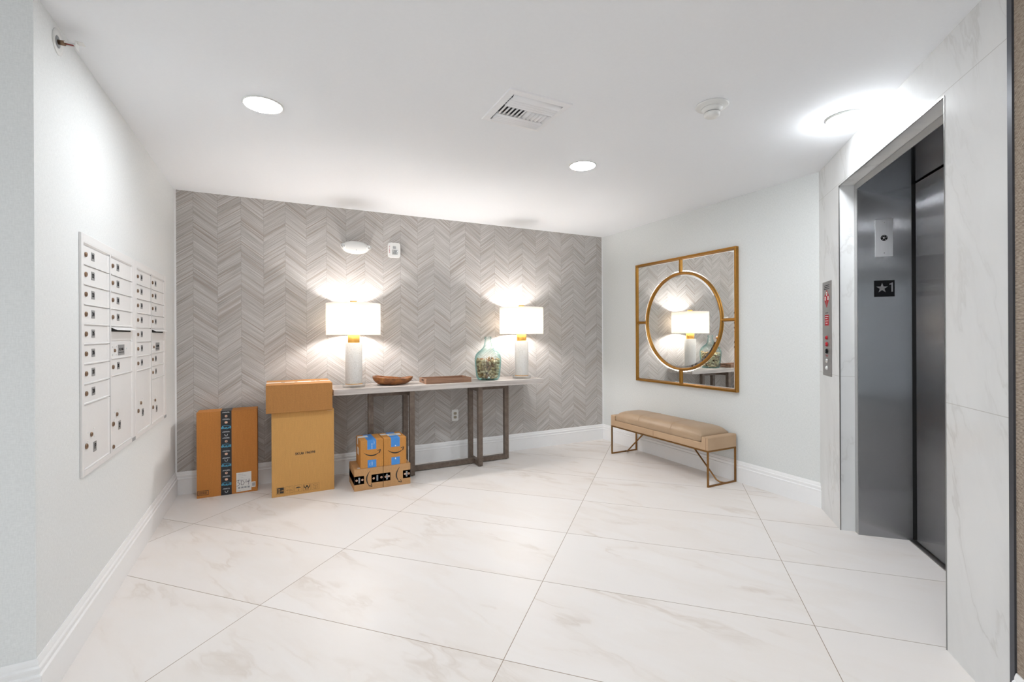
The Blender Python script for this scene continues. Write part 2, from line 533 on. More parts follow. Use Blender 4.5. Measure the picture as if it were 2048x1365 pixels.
# ------------------------------------------------------------------ room shell
struct(MB().box(-3.35, 4.6, -2.8, 4.8, -.08, 0), 'floor', M['floor_tile'])
struct(MB().box(-3.35, 4.6, -2.8, 4.8, H, H + .1), 'ceiling', M['ceiling_paint'])
struct(MB().box(XL - .1, XR + .1, YB, YB + .1, 0, H), 'wall_back', M['chevron'])
struct(MB().box(XR, XR + .1, YC - .04, YB, 0, H), 'wall_right', M['wall_vinyl'])
struct(MB().box(XL - .1, XL, 2.15, YB, 0, H), 'wall_left', M['wall_vinyl_left'])
struct(MB().box(-3.3, XL - .1, 2.15, 2.25, 0, H), 'wall_hall_left', M['wall_vinyl_left'])
struct(MB().box(-3.3, -3.2, -2.7, -2.2, 0, H).box(-3.3, -3.2, -.7, 2.15, 0, H).box(-3.3, -3.2, -2.2, -.7, 2.25, H), 'wall_hall_side', M['wall_vinyl_left'])
struct(MB().box(-3.2, -3.0, -2.7, -2.6, 0, H).box(-3.0, -.9, -2.7, -2.6, 0, H), 'wall_hall_end', M['wall_vinyl_left'])
fw = .05  # unseen glazed opening, added so the fill light has a source
mb = MB().box(-3.28, -3.22, -2.2, -.7, 0, fw).box(-3.28, -3.22, -2.2, -.7, 2.25 - fw, 2.25)
for y in (-2.2, -1.475, -.75): mb.box(-3.28, -3.22, y, y + fw, fw, 2.25 - fw)
wf = struct(mb, 'added_window', M['trim_paint'])
MB().box(-3.252, -3.248, -2.16, -.74, fw, 2.2).build('pane', M['added_window_glass'], wf)
struct(MB().box(-.735, -.715, YB, YB, 0, H) if 0 else MB().box(XL, XL + .012, YB - .0015, YB, .15, H), 'trim_1', M['trim_paint'])
struct(MB().box(XR - .012, XR, YB - .0015, YB, .15, H), 'trim_2', M['trim_paint'])

# the elevator wall stands at 45 degrees: local x runs to the viewer's right, y goes into the wall
EV_ROT = R(-135)
EV_O = (XR, YC, 0)
def ev_point(x, y, z=0):
    m = Matrix.Translation(EV_O) @ Matrix.Rotation(EV_ROT, 4, 'Z')
    return m @ Vector((x, y, z))
def ev(o):
    o.location = EV_O; o.rotation_euler = (0, 0, EV_ROT)
    return o
X0, X1, ZT = .41, 1.612, 2.222                # stone opening
X2 = 1.982                                     # end of the stone
mb = MB().box(0, X0, 0, .085, 0, H).box(X0, X1, 0, .085, ZT, H).box(X1, X2, 0, .085, 0, H)
ev(struct(mb, 'wall_elevator', M['stone']))
ev(struct(MB().box(X2 + .022, 6.54, 0, .085, 0, H), 'wall_corridor', M['grasscloth']))
ev(struct(MB().box(X2, X2 + .022, -.006, .085, 0, H), 'trim_3', M['dark_metal']))
# thin metal edging round the opening
mb = MB().box(X0 - .001, X0 + .0025, -.002, .004, 0, ZT).box(X1 - .0025, X1 + .002, -.002, .004, 0, ZT) \
    .box(X0, X1, -.002, .004, ZT - .003, ZT + .002)
ev(struct(mb, 'trim_4', M['edge_metal']))
# steel frame: narrow face, deep return, header
JX = .46; RX = 1.56; FY = .085; DY = .365; HZ = 2.18
mb = MB().box(X0, JX, FY, DY, 0, HZ)
ev(struct(mb, 'trim_5', M['brushed_steel'], uv=True))
mb = MB().box(RX, X1 + .04, FY, DY + .04, 0, HZ)
ev(struct(mb, 'trim_6', M['brushed_steel'], uv=True))
mb = MB().box(X0, X1 + .04, FY + .001, DY + .04, HZ, ZT + .05)
ev(struct(mb, 'trim_7', M['brushed_steel'], uv=True))
mb = MB().box(X0 + .004, JX - .003, FY - .003, FY, 0, HZ).box(X0 + .004, X1, FY - .003, FY, HZ + .001, ZT - .002)
ev(struct(mb, 'trim_8', M['steel_frame'], uv=True))
ev(struct(MB().box(X0, JX, DY + .0005, DY + .04, 0, HZ).box(JX, RX, DY + .028, DY + .04, 0, HZ), 'gap_shade', M['dark_gap']))  # near-black boxes paint in the shade of the gap round the doors
ev(struct(MB().box(JX + .042, 1.005, DY + .004, DY + .027, .012, HZ - .008), 'door_1', M['brushed_steel'], uv=True))
ev(struct(MB().box(1.009, RX - .016, DY + .004, DY + .027, .012, HZ - .008), 'door_2', M['brushed_steel'], uv=True))
ev(struct(MB().box(JX, RX, DY - .02, DY + .028, 0, .006), 'trim_10', M['threshold']))

# baseboards: moulded profile (distance from wall, height)
BPROF = [(0, 0), (.017, 0), (.017, .118), (.0185, .121), (.0185, .126), (.015, .129), (.012, .131), (.0125, .137), (.0145, .146), (.0145, .152),
         (.0105, .156), (.0085, .158), (.0085, .163), (.0065, .172), (.0035, .180), (0, .180)]
def line_x(p, d, q, e):
    den = d[0] * e[1] - d[1] * e[0]
    t = ((q[0] - p[0]) * e[1] - (q[1] - p[1]) * e[0]) / den
    return (p[0] + d[0] * t, p[1] + d[1] * t)
def baseboard(name, a, b, prev=None, nxt=None):
    """run from a to b with the room on the left; prev/nxt = neighbouring wall direction and whether it has a board"""
    d = Vector((b[0] - a[0], b[1] - a[1])).normalized()
    n = Vector((-d.y, d.x))
    def end(p, nb, off):
        q = (p[0] + n.x * off, p[1] + n.y * off)
        if nb is None: return q
        e = Vector(nb[0]).normalized(); m_ = Vector((-e.y, e.x)); o2 = off if nb[1] else 0
        return line_x(q, d, (p[0] + m_.x * o2, p[1] + m_.y * o2), e)
    vs = [(*end(a, prev, r), z) for r, z in BPROF] + [(*end(b, nxt, r), z) for r, z in BPROF]
    k = len(BPROF)
    fs = [(i, i + 1, k + i + 1, k + i) for i in range(k - 1)] + [tuple(range(k)), tuple(range(k, 2 * k))[::-1]]
    struct(MB().add(vs, fs), name, M['trim_paint'])
pD, pC, pB, pA, pG, pF, pE = (-1.094, -2.6), (XR, YC), (XR, YB), (XL, YB), (XL, 2.15), (-3.2, 2.15), (-3.2, -2.6)
dd = lambda a, b: (b[0] - a[0], b[1] - a[1])
baseboard('baseboard_right', pC, pB, (dd(pD, pC), False), (dd(pB, pA), True))
baseboard('baseboard_back', pB, pA, (dd(pC, pB), True), (dd(pA, pG), True))
baseboard('baseboard_left', pA, pG, (dd(pB, pA), True), (dd(pG, pF), True))
baseboard('baseboard_hall_left', pG, pF, (dd(pA, pG), True), (dd(pF, pE), False))
w0 = ev_point(X2 + .024, 0)
baseboard('baseboard_corridor', pD, (w0.x, w0.y))

# ------------------------------------------------------------------ ceiling lights
def downlight(x, y, label, k=.0):
    t = thing('ceiling_light', label, 'ceiling light', (x, y, H), 0, 'round recessed ceiling lights')
    rg = .011 if k > .9 else .006
    MB().lathe([(.086, 0), (.094, 0), (.0945, -rg * .5), (.091, -rg), (.086, -rg), (.086, 0)], 64).build('trim_ring', M['white_plastic'], t)
    MB().lathe([(.0855, -.002), (.0855, -.0055 - .010 * k), (.081, -.0075 - .018 * k), (.068, -.009 - .024 * k), (.04, -.010 - .027 * k), (.0001, -.0105 - .028 * k)], 64).build('lens', M['downlight_lens'], t)
    return t
downlight(-.061, 2.69, 'round glowing ceiling light nearest the mailbox wall, left of the air vent')
downlight(1.90, 2.675, 'round glowing ceiling light above the table end and left of the mirror')
t3 = downlight(2.765, 1.44, 'round glowing ceiling light right beside the stone elevator wall', .92)
downlight(-1.7, -1.7, 'added unseen round ceiling light over the corridor behind the viewpoint, left')  # unseen lights from here on, added to light the corridor side
downlight(-2.6, -.9, 'added unseen round ceiling light over the corridor behind the viewpoint, farthest')
downlight(-.9, -1.15, 'added unseen round ceiling light over the corridor behind the viewpoint, near brown wallcovering')
downlight(.75, .65, 'added unseen round ceiling light just above the viewpoint beside the stone pillar')

# ------------------------------------------------------------------ air vent
def air_vent():
    t = thing('air_vent', 'white square ceiling air vent with curved slats between the ceiling lights', 'air vent', (1.17, 2.158, H))
    mb = MB(); a, b = .178, .142
    outer = [(-a, -a), (a, -a), (a, a), (-a, a)]; inner = [(-b, -b), (b, -b), (b, b), (-b, b)]
    vs = [(x, y, 0) for x, y in outer] + [(x * .985, y * .985, -.006) for x, y in outer] + [(x, y, -.009) for x, y in inner] + [(x, y, .0) for x, y in inner]
    fs = []
    for r_ in range(3):
        for i in range(4): fs.append((r_ * 4 + i, r_ * 4 + (i + 1) % 4, r_ * 4 + 4 + (i + 1) % 4, r_ * 4 + 4 + i))
    mb.add(vs, fs).build('vent_frame', M['vent_white'], t)
    MB().box(-b, b, -b, b, -.0015, -.0005).build('duct_opening', M['vent_inside'], t)
    # long curved slats along x, near side throws towards -y, far side towards +y
    def slat(p0, p1, out, w=.030, n=6):
        """curved blade between p0 and p1 whose lower lip leans towards 'out'"""
        p0, p1, out = Vector(p0), Vector(p1), Vector(out)
        vs, fs = [], []
        for k in range(n + 1):
            s_ = k / n
            off = out * (w * (s_ ** 1.6)); z = -.003 - .012 * math.sin(s_ * PI / 2)
            for p in (p0, p1): vs.append((p.x + off.x, p.y + off.y, z))
        for k in range(n + 1):
            s_ = k / n
            off = out * (w * (s_ ** 1.6)); z = -.0045 - .012 * math.sin(s_ * PI / 2)
            for p in (p0, p1): vs.append((p.x + off.x, p.y + off.y, z))
        m_ = 2 * (n + 1)
        for k in range(n):
            fs.append((2 * k, 2 * k + 1, 2 * k + 3, 2 * k + 2))
            fs.append((m_ + 2 * k, m_ + 2 * k + 2, m_ + 2 * k + 3, m_ + 2 * k + 1))
            fs.append((2 * k, 2 * k + 2, m_ + 2 * k + 2, m_ + 2 * k)); fs.append((2 * k + 1, m_ + 2 * k + 1, m_ + 2 * k + 3, 2 * k + 3))
        fs.append((0, m_, m_ + 1, 1)); fs.append((2 * n, 2 * n + 1, m_ + 2 * n + 1, m_ + 2 * n))
        return MB().add(vs, fs, True)
    slat((-.138, -.139, 0), (.138, -.139, 0), (0, 1, 0), .042).build('slat', M['vent_white'], t)
    for y in (-.102, -.081, -.060): slat((-.138, y, 0), (.138, y, 0), (0, 1, 0), .024).build('slat', M['vent_white'], t)
    for y in (.112, .096, .079, .061): slat((-.138, y, 0), (.138, y, 0), (0, 1, 0), .026).build('slat', M['vent_white'], t)
    for x in (-.117, -.094, -.071, -.048, -.025, -.002): slat((x, -.030, 0), (x, .055, 0), (-1, 0, 0), .020).build('slat', M['vent_white'], t)
    for x in (.117, .094, .071, .048, .025, .002): slat((x, -.030, 0), (x, .055, 0), (1, 0, 0), .020).build('slat', M['vent_white'], t)
    MB().box(-.139, .139, -.0355, -.0335, -.016, -.002).box(-.139, .139, .0565, .0585, -.016, -.002).build('divider', M['vent_white'], t)
    return t
air_vent()

# ------------------------------------------------------------------ smoke detector
t = thing('smoke_detector', 'white round smoke detector on the ceiling between vent and elevator', 'smoke detector', (2.0, 1.675, H))
MB().lathe([(.0001, 0), (.080, 0), (.081, -.004), (.076, -.009), (.056, -.012), (.052, -.016), (.0001, -.016)], 56).build('mounting_plate', M['white_plastic'], t)
MB().lathe([(.052, -.016), (.050, -.024), (.042, -.030), (.040, -.034), (.036, -.036), (.0001, -.036)], 56).build('base_ring', M['white_plastic'], t)
MB().lathe([(.034, -.036), (.034, -.040), (.0001, -.040)], 40).build('sensor_gap', M['grille_grey'], t)
MB().lathe([(.0001, -.040), (.038, -.040), (.039, -.043), (.037, -.055), (.030, -.060), (.0001, -.061)], 48).build('sensor_head', M['white_plastic'], t)

# ------------------------------------------------------------------ sprinkler on the left wall
t = thing('fire_sprinkler', 'white fire sprinkler sticking out high on the left wall near the ceiling', 'sprinkler', (XL, 2.345, 2.386))
rx = Matrix.Rotation(PI / 2, 4, 'Y')
MB().lathe([(.024, .001), (.030, .0035), (.046, .0035), (.047, .0015), (.047, 0), (.024, 0)], 40).xform(rx).build('escutcheon', M['white_plastic'], t)
MB().lathe([(.0001, 0), (.022, 0), (.022, .002), (.0001, .002)], 30).xform(rx).build('cup', M['grille_grey'], t)
MB().lathe([(.0001, .002), (.009, .002), (.009, .022), (.006, .024), (.0001, .024)], 20).xform(rx).build('nozzle', M['lock_bronze'], t)
MB().bar((.022, -.011, 0), (.052, -.009, 0), .004).bar((.022, .011, 0), (.052, .009, 0), .004).bar((.052, -.011, 0), (.052, .011, 0), .007).build('frame_arms', M['white_plastic'], t)
MB().tube([(.024, 0, 0), (.036, 0, 0), (.05, 0, 0)], .003).build('glass_bulb', M['sprinkler_red'], t)
mb = MB().box(.055, .0575, -.019, .019, -.016, .012).box(.0575, .078, -.014, .014, .009, .012)
mb.build('deflector', M['white_plastic'], t, bevel=.001)

# ------------------------------------------------------------------ mailboxes on the left wall (local x = to the viewer's right = +y, y into the wall)
def mailbox_unit(y0, y1, cols, label, ident):
    zb, zt = .683, 1.711
    t = thing('mailbox_unit', label, 'mailboxes', (XL, y0, zb), PI / 2, 'wall mailbox units')
    w, h = y1 - y0, zt - zb
    f = -.009                                                        # front of the surround (towards the room)
    c0, c1 = cols[0]['x'][0] - y0, cols[-1]['x'][1] - y0
    zlo, zhi = .705 - zb, 1.676 - zb
    mb = MB()
    mb.box(0, c0, f, 0, 0, h).box(c1, w, f, 0, 0, h).box(c0, c1, f, 0, 0, zlo).box(c0, c1, f, 0, zhi, h)
    mb.build('surround', M['mailbox_paint'], t, bevel=.0015)
    MB().box(c0, c1, -.002, -.001, zlo, zhi).build('back_panel', M['mailbox_paint'], t)
    mid = MB()
    for a, b in zip(cols[:-1], cols[1:]):
        mid.box(a['x'][1] - y0 + .002, b['x'][0] - y0, f + .001, -.002, zlo, zhi)
    mid.build('centre_post', M['mailbox_paint'], t, bevel=.001)
    gp = MB()
    for a, b in zip(cols[:-1], cols[1:]):
        gp.box(a['x'][1] - y0 - .001, a['x'][1] - y0 + .0025, f + .0005, -.0015, zlo, zhi)
    gp.build('post_gap', M['grille_grey'], t)
    for c in cols:
        xa, xb = c['x'][0] - y0, c['x'][1] - y0
        z = 1.663 - zb
        # drip rail over the doors
        MB().prism([(f, zhi), (f, zhi - .004), (-.004, zhi - .012), (-.004, zhi)], xa, xb, 'x').build('head_rail', M['mailbox_paint'], t)
        for kind, hh, txt in c['rows']:
            z1, z0 = z, z - hh
            z = z0
            fr = -.005
            if kind in ('box', 'parcel', 'post'):
                d = MB().box(xa + .003, xb - .022, fr, -.002, z0 + .0085, z1 - .0015).build('door', M['mailbox_paint'], t, bevel=.0008)
                # folded lip under the door and hinge strip at its right
                MB().prism([(fr, z0 + .0085), (fr - .004, z0 + .0065), (fr - .004, z0 + .0015), (-.002, z0 + .0015), (-.002, z0 + .0085)], xa + .001, xb - .020, 'x').build('door_lip', M['mailbox_paint'], d)
                MB().prism([(xb - .022, -.002), (xb - .022, fr), (xb - .012, f + .001), (xb - .002, f + .001), (xb - .002, -.002)], z0 + .0015, z1 - .001, 'z').build('hinge_strip', M['mailbox_paint'], d)
                def lock(x, zc, r=.0105):
                    MB().lathe([(r, 0), (r, .004), (r * .8, .006), (r * .45, .006), (r * .45, .0045), (.0001, .0045)], 20).xform(Matrix.Translation((x, fr, zc)) @ Matrix.Rotation(PI / 2, 4, 'X')).build('lock', M['lock_bronze'], d)
                def plate(x, zc, pw, ph, s, ts):
                    MB().box(x - pw / 2, x + pw / 2, fr - .0012, fr, zc - ph / 2, zc + ph / 2).build('number_plate', M['label_grey'], d)
                    tx = text('number', s, ts, M['black'], d, (x, fr - .0015, zc), bold=.0003, sx=.72)
                if kind == 'box':
                    zc = (z0 + z1) / 2
                    lock(xa + .030, zc + .004)
                    plate(xa + .120, zc + .006, .040, .036, txt, .026)
                elif kind == 'parcel':
                    zc = z0 + hh * .36
                    lock(xa + .028, zc, .012)
                    lock(xa + .088, zc + .040, .010)
                    for dx, dz in ((.05, .055), (.124, .062), (.124, .025), (.05, .018)):
                        MB().lathe([(.004, 0), (.0035, .002), (.0001, .0028)], 12).xform(Matrix.Translation((xa + dx, fr, zc + dz)) @ Matrix.Rotation(PI / 2, 4, 'X')).build('rivet', M['white_plastic'], d)
                    plate(xa + .135, zc - .022, .040, .044, txt, .034)
                    if txt == '2P': lock(xa + .030, z0 + .020, .010)
                else:
                    zc = (z0 + z1) / 2
                    lock(xa + .058, zc, .008)
                    for dx, dz in ((.028, .020), (.092, .020), (.028, -.020), (.092, -.020), (.262, .006)):
                        MB().lathe([(.005, 0), (.004, .003), (.0001, .004)], 12).xform(Matrix.Translation((xa + dx, fr, zc + dz)) @ Matrix.Rotation(PI / 2, 4, 'X')).build('rivet', M['white_plastic'], d)
                    MB().box(xa + .115, xa + .225, fr - .0012, fr, zc - .026, zc + .028).build('number_plate', M['label_grey'], d)
                    text('lettering', 'U.S. MAIL', .019, M['black'], d, (xa + .17, fr - .0015, zc + .004), bold=.0005)
                    MB().box(xa + .123, xa + .217, fr - .0016, fr - .0012, zc - .013, zc - .0095).build('underline', M['black'], d)
            else:                                                     # outgoing slot with a hood
                o = MB().box(xa + .003, xb - .022, fr, -.002, z0 + .008, z0 + .052).build('slot_panel', M['mailbox_paint'], t, bevel=.0008)
                MB().box(xa + .010, xb - .026, -.0045, -.0015, z0 + .053, z1 - .004).build('slot_opening', M['dark_gap'], o)
                MB().prism([(-.003, z1 - .001), (-.030, z1 - .016), (-.030, z1 - .0185), (-.003, z1 - .005)], xa + .006, xb - .012, 'x').build('hood', M['mailbox_paint'], o)
                MB().prism([(xb - .022, -.002), (xb - .022, fr), (xb - .012, f + .001), (xb - .002, f + .001), (xb - .002, -.002)], z0 + .0015, z1 - .001, 'z').build('hinge_strip', M['mailbox_paint'], o)
    # small dark maker's plate on the lower right corner of the surround
    MB().box(w - .070, w - .002, f - .001, f, .001, .020).build('corner_plate', M['grille_grey'], t)
    return t
P = .085
mailbox_unit(2.545, 3.358, [
    dict(x=(2.572, 2.912), rows=[('box', P, s) for s in ('201', '202', '203', '204', '205', '206', '207', '208')] + [('parcel', .278, '1P')]),
    dict(x=(2.936, 3.312), rows=[('box', P, s) for s in ('301', '302', '303', '304')] + [('slot', .078, ''), ('post', P, ''), ('box', P, '305'), ('parcel', .370, '2P')])],
    'white built-in mailbox unit nearer the viewer, with doors marked 1P and 2P', 0)
mailbox_unit(3.362, 4.182, [
    dict(x=(3.402, 3.740), rows=[('box', P, s) for s in ('306', '307', '308', '401', '402', '403', '404')] + [('parcel', .363, '3P')]),
    dict(x=(3.763, 4.135), rows=[('box', P, s) for s in ('405', '406', '407', '408')] + [('slot', .078, ''), ('post', P, ''), ('box', P, '501'), ('box', P, '502'), ('parcel', .285, '4P')])],
    'white built-in mailbox unit closer to the patterned back wall', 1)

# ------------------------------------------------------------------ console table
TT, TB = .817, .768
def console_table():
    t = thing('console_table', 'long narrow console table with whitewashed top and bronze frame legs', 'table', (1.41, 4.30, 0))
    MB().box(.413 - 1.41, 2.44 - 1.41, 4.144 - 4.30, 4.545 - 4.30, TB, TT).build('tabletop', M['whitewash'], t, bevel=.0015)
    w = .044
    def leg(x, y, name='leg'):
        l = MB().box(x - w / 2, x + w / 2, y - w / 2, y + w / 2, .006, TB - w).build(name, M['bronze_frame'], t, bevel=.001)
        MB().lathe([(.009, 0), (.011, .003), (.011, .006)], 12, (x, y, 0)).build('foot_glide', M['felt'], l)
    for s in (-1, 1):
        leg(s * .672, 0)
        leg(s * .332, -.123); leg(s * .332, .123)
        MB().box(min(s * .355, s * .694), max(s * .355, s * .694), -w / 2, w / 2, TB - w, TB - .0005).build('top_rail', M['bronze_frame'], t, bevel=.001)
        MB().box(s * .332 - w / 2, s * .332 + w / 2, -.145, .145, TB - w, TB - .0005).build('top_rail', M['bronze_frame'], t, bevel=.001)
        MB().box(s * .332 - w / 2 + .001, s * .332 + w / 2 - .001, -.101, .101, .007, .007 + w).build('bottom_rail', M['bronze_frame'], t, bevel=.001)
    for a, b in ((-.65, -.3535), (-.3105, .3105), (.3535, .65)):
        MB().box(a, b, -w / 2, w / 2, .007, .007 + w).build('bottom_rail', M['bronze_frame'], t, bevel=.001)
    return t
console_table()

# ------------------------------------------------------------------ table lamps
def table_lamp():
    t = thing('table_lamp', 'x', 'lamp', (.60, 4.318, TT + .0005), 0, 'matching table lamps on the console table')
    MB().lathe([(.0001, 0), (.094, 0), (.095, .002), (.095, .024), (.093, .026), (.0001, .026)], 64).build('base_disc', M['acrylic'], t)
    MB().lathe([(.0001, .0262), (.071, .0262), (.072, .031), (.0001, .031)], 64).build('base_ring', M['lamp_brass'], t)
    MB().lathe([(.0001, .0312), (.069, .0312), (.0705, .035), (.0705, .385), (.069, .389), (.0001, .389)], 64).build('column', M['ceramic'], t)
    MB().lathe([(.0001, .3895), (.050, .3895), (.051, .392), (.051, .462), (.049, .465), (.0001, .465)], 48).build('neck', M['lamp_brass'], t)
    MB().lathe([(.0001, .4655), (.014, .4655), (.014, .520), (.0001, .520)], 20).build('socket', M['lamp_brass'], t)
    z0, z1, r = .460, .735, .228
    sh = MB().lathe([(r, z0), (r, z1), (r - .0015, z1), (r - .0015, z0), (r, z0)], 96)
    sh.f = sh.f[:-2]; sh.sm = sh.sm[:-2]
    sh = sh.build('shade', M['shade'], t)
    for z in (z0, z1):
        MB().tube([((r - .0012) * math.cos(a), (r - .0012) * math.sin(a), z) for a in [2 * PI * k / 72 for k in range(72)]], .0022, 6, True).build('rim', M['white_plastic'], sh)
    sp = MB()
    for k in range(3):
        a = 2 * PI * k / 3 + .4
        sp.tube([(0.005 * math.cos(a), .005 * math.sin(a), z1 - .008), ((r - .003) * math.cos(a), (r - .003) * math.sin(a), z1 - .004)], .0016, 6)
    sp.build('spider', M['lamp_brass'], sh)
    MB().lathe([(.0001, z1 - .012), (.005, z1 - .012), (.005, z1 + .008), (.030, z1 + .010), (.030, z1 + .026), (.0001, z1 + .027)], 32).build('finial', M['lamp_brass'], t)
    MB().lathe([(.0001, .5205), (.013, .5205), (.018, .545), (.028, .575), (.029, .592), (.022, .612), (.0001, .619)], 24).build('bulb', M['bulb_glow'], t)
    return t
lamp = table_lamp()
lamp['label'] = 'lit drum-shade table lamp nearest the cardboard boxes, left of the wooden bowl'
lamp2 = copy_tree(lamp); lamp2.location.x = 2.278
lamp2['label'] = 'lit drum-shade table lamp at the right end beside the cork-filled jug'

# ------------------------------------------------------------------ wooden bowl
def wooden_bowl():
    t = MB()
    n, rows = 72, 9
    def rim(a):
        rx = .165 + .012 * math.cos(a * 2 + .6) + (.014 if math.cos(a) > .8 else 0)
        ry = .115 + .008 * math.sin(3 * a)
        return rx * math.cos(a), ry * math.sin(a)
    def rim_z(a):
        return .072 + .006 * math.cos(a + PI) + .004 * math.cos(2 * a) - .010 * math.exp(-((a - .9) / .4) ** 2) - .009 * math.exp(-((a - 5.45) / .4) ** 2) + .007 * math.exp(-((a - 2.4) / .5) ** 2)
    def shell(ins, dz, base):
        vs = []
        for i in range(rows + 1):
            s_ = i / rows
            k = math.sin(s_ * PI / 2) ** .72 * (1 - base) + base if i else base
            for j in range(n):
                a = 2 * PI * j / n
                x, y = rim(a)
                z = dz + (rim_z(a) - dz) * s_ ** 1.25
                vs.append((x * k * ins, y * k * ins, z))
        return vs
    o_ = shell(1, 0, .48); i_ = shell(.93, .010, .40)
    vs = o_ + i_
    m_ = (rows + 1) * n
    fs = []
    for i in range(rows):
        for j in range(n):
            j2 = (j + 1) % n
            fs.append((i * n + j, i * n + j2, (i + 1) * n + j2, (i + 1) * n + j))
            fs.append((m_ + i * n + j, m_ + (i + 1) * n + j, m_ + (i + 1) * n + j2, m_ + i * n + j2))
    for j in range(n):
        j2 = (j + 1) % n
        fs.append((rows * n + j, rows * n + j2, m_ + rows * n + j2, m_ + rows * n + j))
    fs.append(tuple(range(n))[::-1]); fs.append(tuple(m_ + j for j in range(n)))
    t.add(vs, fs, True)
    o = t.build('wooden_bowl', M['burl'])
    o.location = (.938, 4.33, TT + .0005)
    tag(o, 'shallow carved wooden bowl with an uneven rim on the console table', 'bowl')
wooden_bowl()

# ------------------------------------------------------------------ wooden tray
def wooden_tray():
    t = thing('wooden_tray', 'low rectangular brown wooden tray on the console table beside the jug', 'tray', (1.445, 4.325, TT + .0005), R(-1.0))
    w, d, h, k = .222, .125, .045, .010
    MB().box(-w + k, w - k, -d + k, d - k, .001, .008).build('tray_bottom', M['tray'], t)
    MB().box(-w, w, -d, -d + k, 0, h).build('long_side', M['tray'], t, bevel=.001)
    MB().box(-w, w, d - k, d, 0, h).build('long_side', M['tray'], t, bevel=.001)
    for s in (-1, 1):
        x0, x1 = (-w, -w + k) if s < 0 else (w - k, w)
        mb = MB().box(x0, x1, -d + k, d - k, 0, .018).box(x0, x1, -d + k, d - k, .034, h) \
            .box(x0, x1, -d + k, -.040, .018, .034).box(x0, x1, .040, d - k, .018, .034)
        e = mb.build('short_side', M['tray'], t)
        # oval metal-lined finger hole
        pts = [((x0 + x1) / 2, (.034 + 0) * (1 if math.cos(a) > 0 else -1) + .006 * math.cos(a), .026 + .0075 * math.sin(a)) for a in [2 * PI * q / 24 for q in range(24)]]
        MB().tube(pts, .002, 6, True).build('handle_rim', M['dark_metal'], e)
wooden_tray()

# ------------------------------------------------------------------ glass jug and corks
JX_, JY_ = 1.897, 4.325
def glass_jug():
    prof = [(.0001, .010), (.06, .008), (.078, .002), (.092, .0015), (.106, .006), (.118, .024), (.122, .050), (.126, .090), (.131, .140), (.1345, .185), (.1345, .212), (.130, .238),
            (.119, .262), (.100, .283), (.078, .300), (.060, .315), (.048, .332), (.041, .350), (.037, .372), (.033, .395), (.031, .408),
            (.031, .411), (.036, .413), (.037, .418), (.036, .424), (.032, .427), (.034, .429), (.034, .434), (.031, .436)]
    inner = [(max(r - .0032, .0001), z + (.004 if z < .03 else 0)) for r, z in prof[::-1]]
    inner[0] = (.0275, .436)
    mb = MB().lathe(prof + inner, 72)
    o = mb.build('glass_jug', M['jug_glass'])
    o.location = (JX_, JY_, TT + .0005)
    tag(o, 'pale teal glass demijohn with a narrow neck, half full of wine corks', 'jug')
glass_jug()
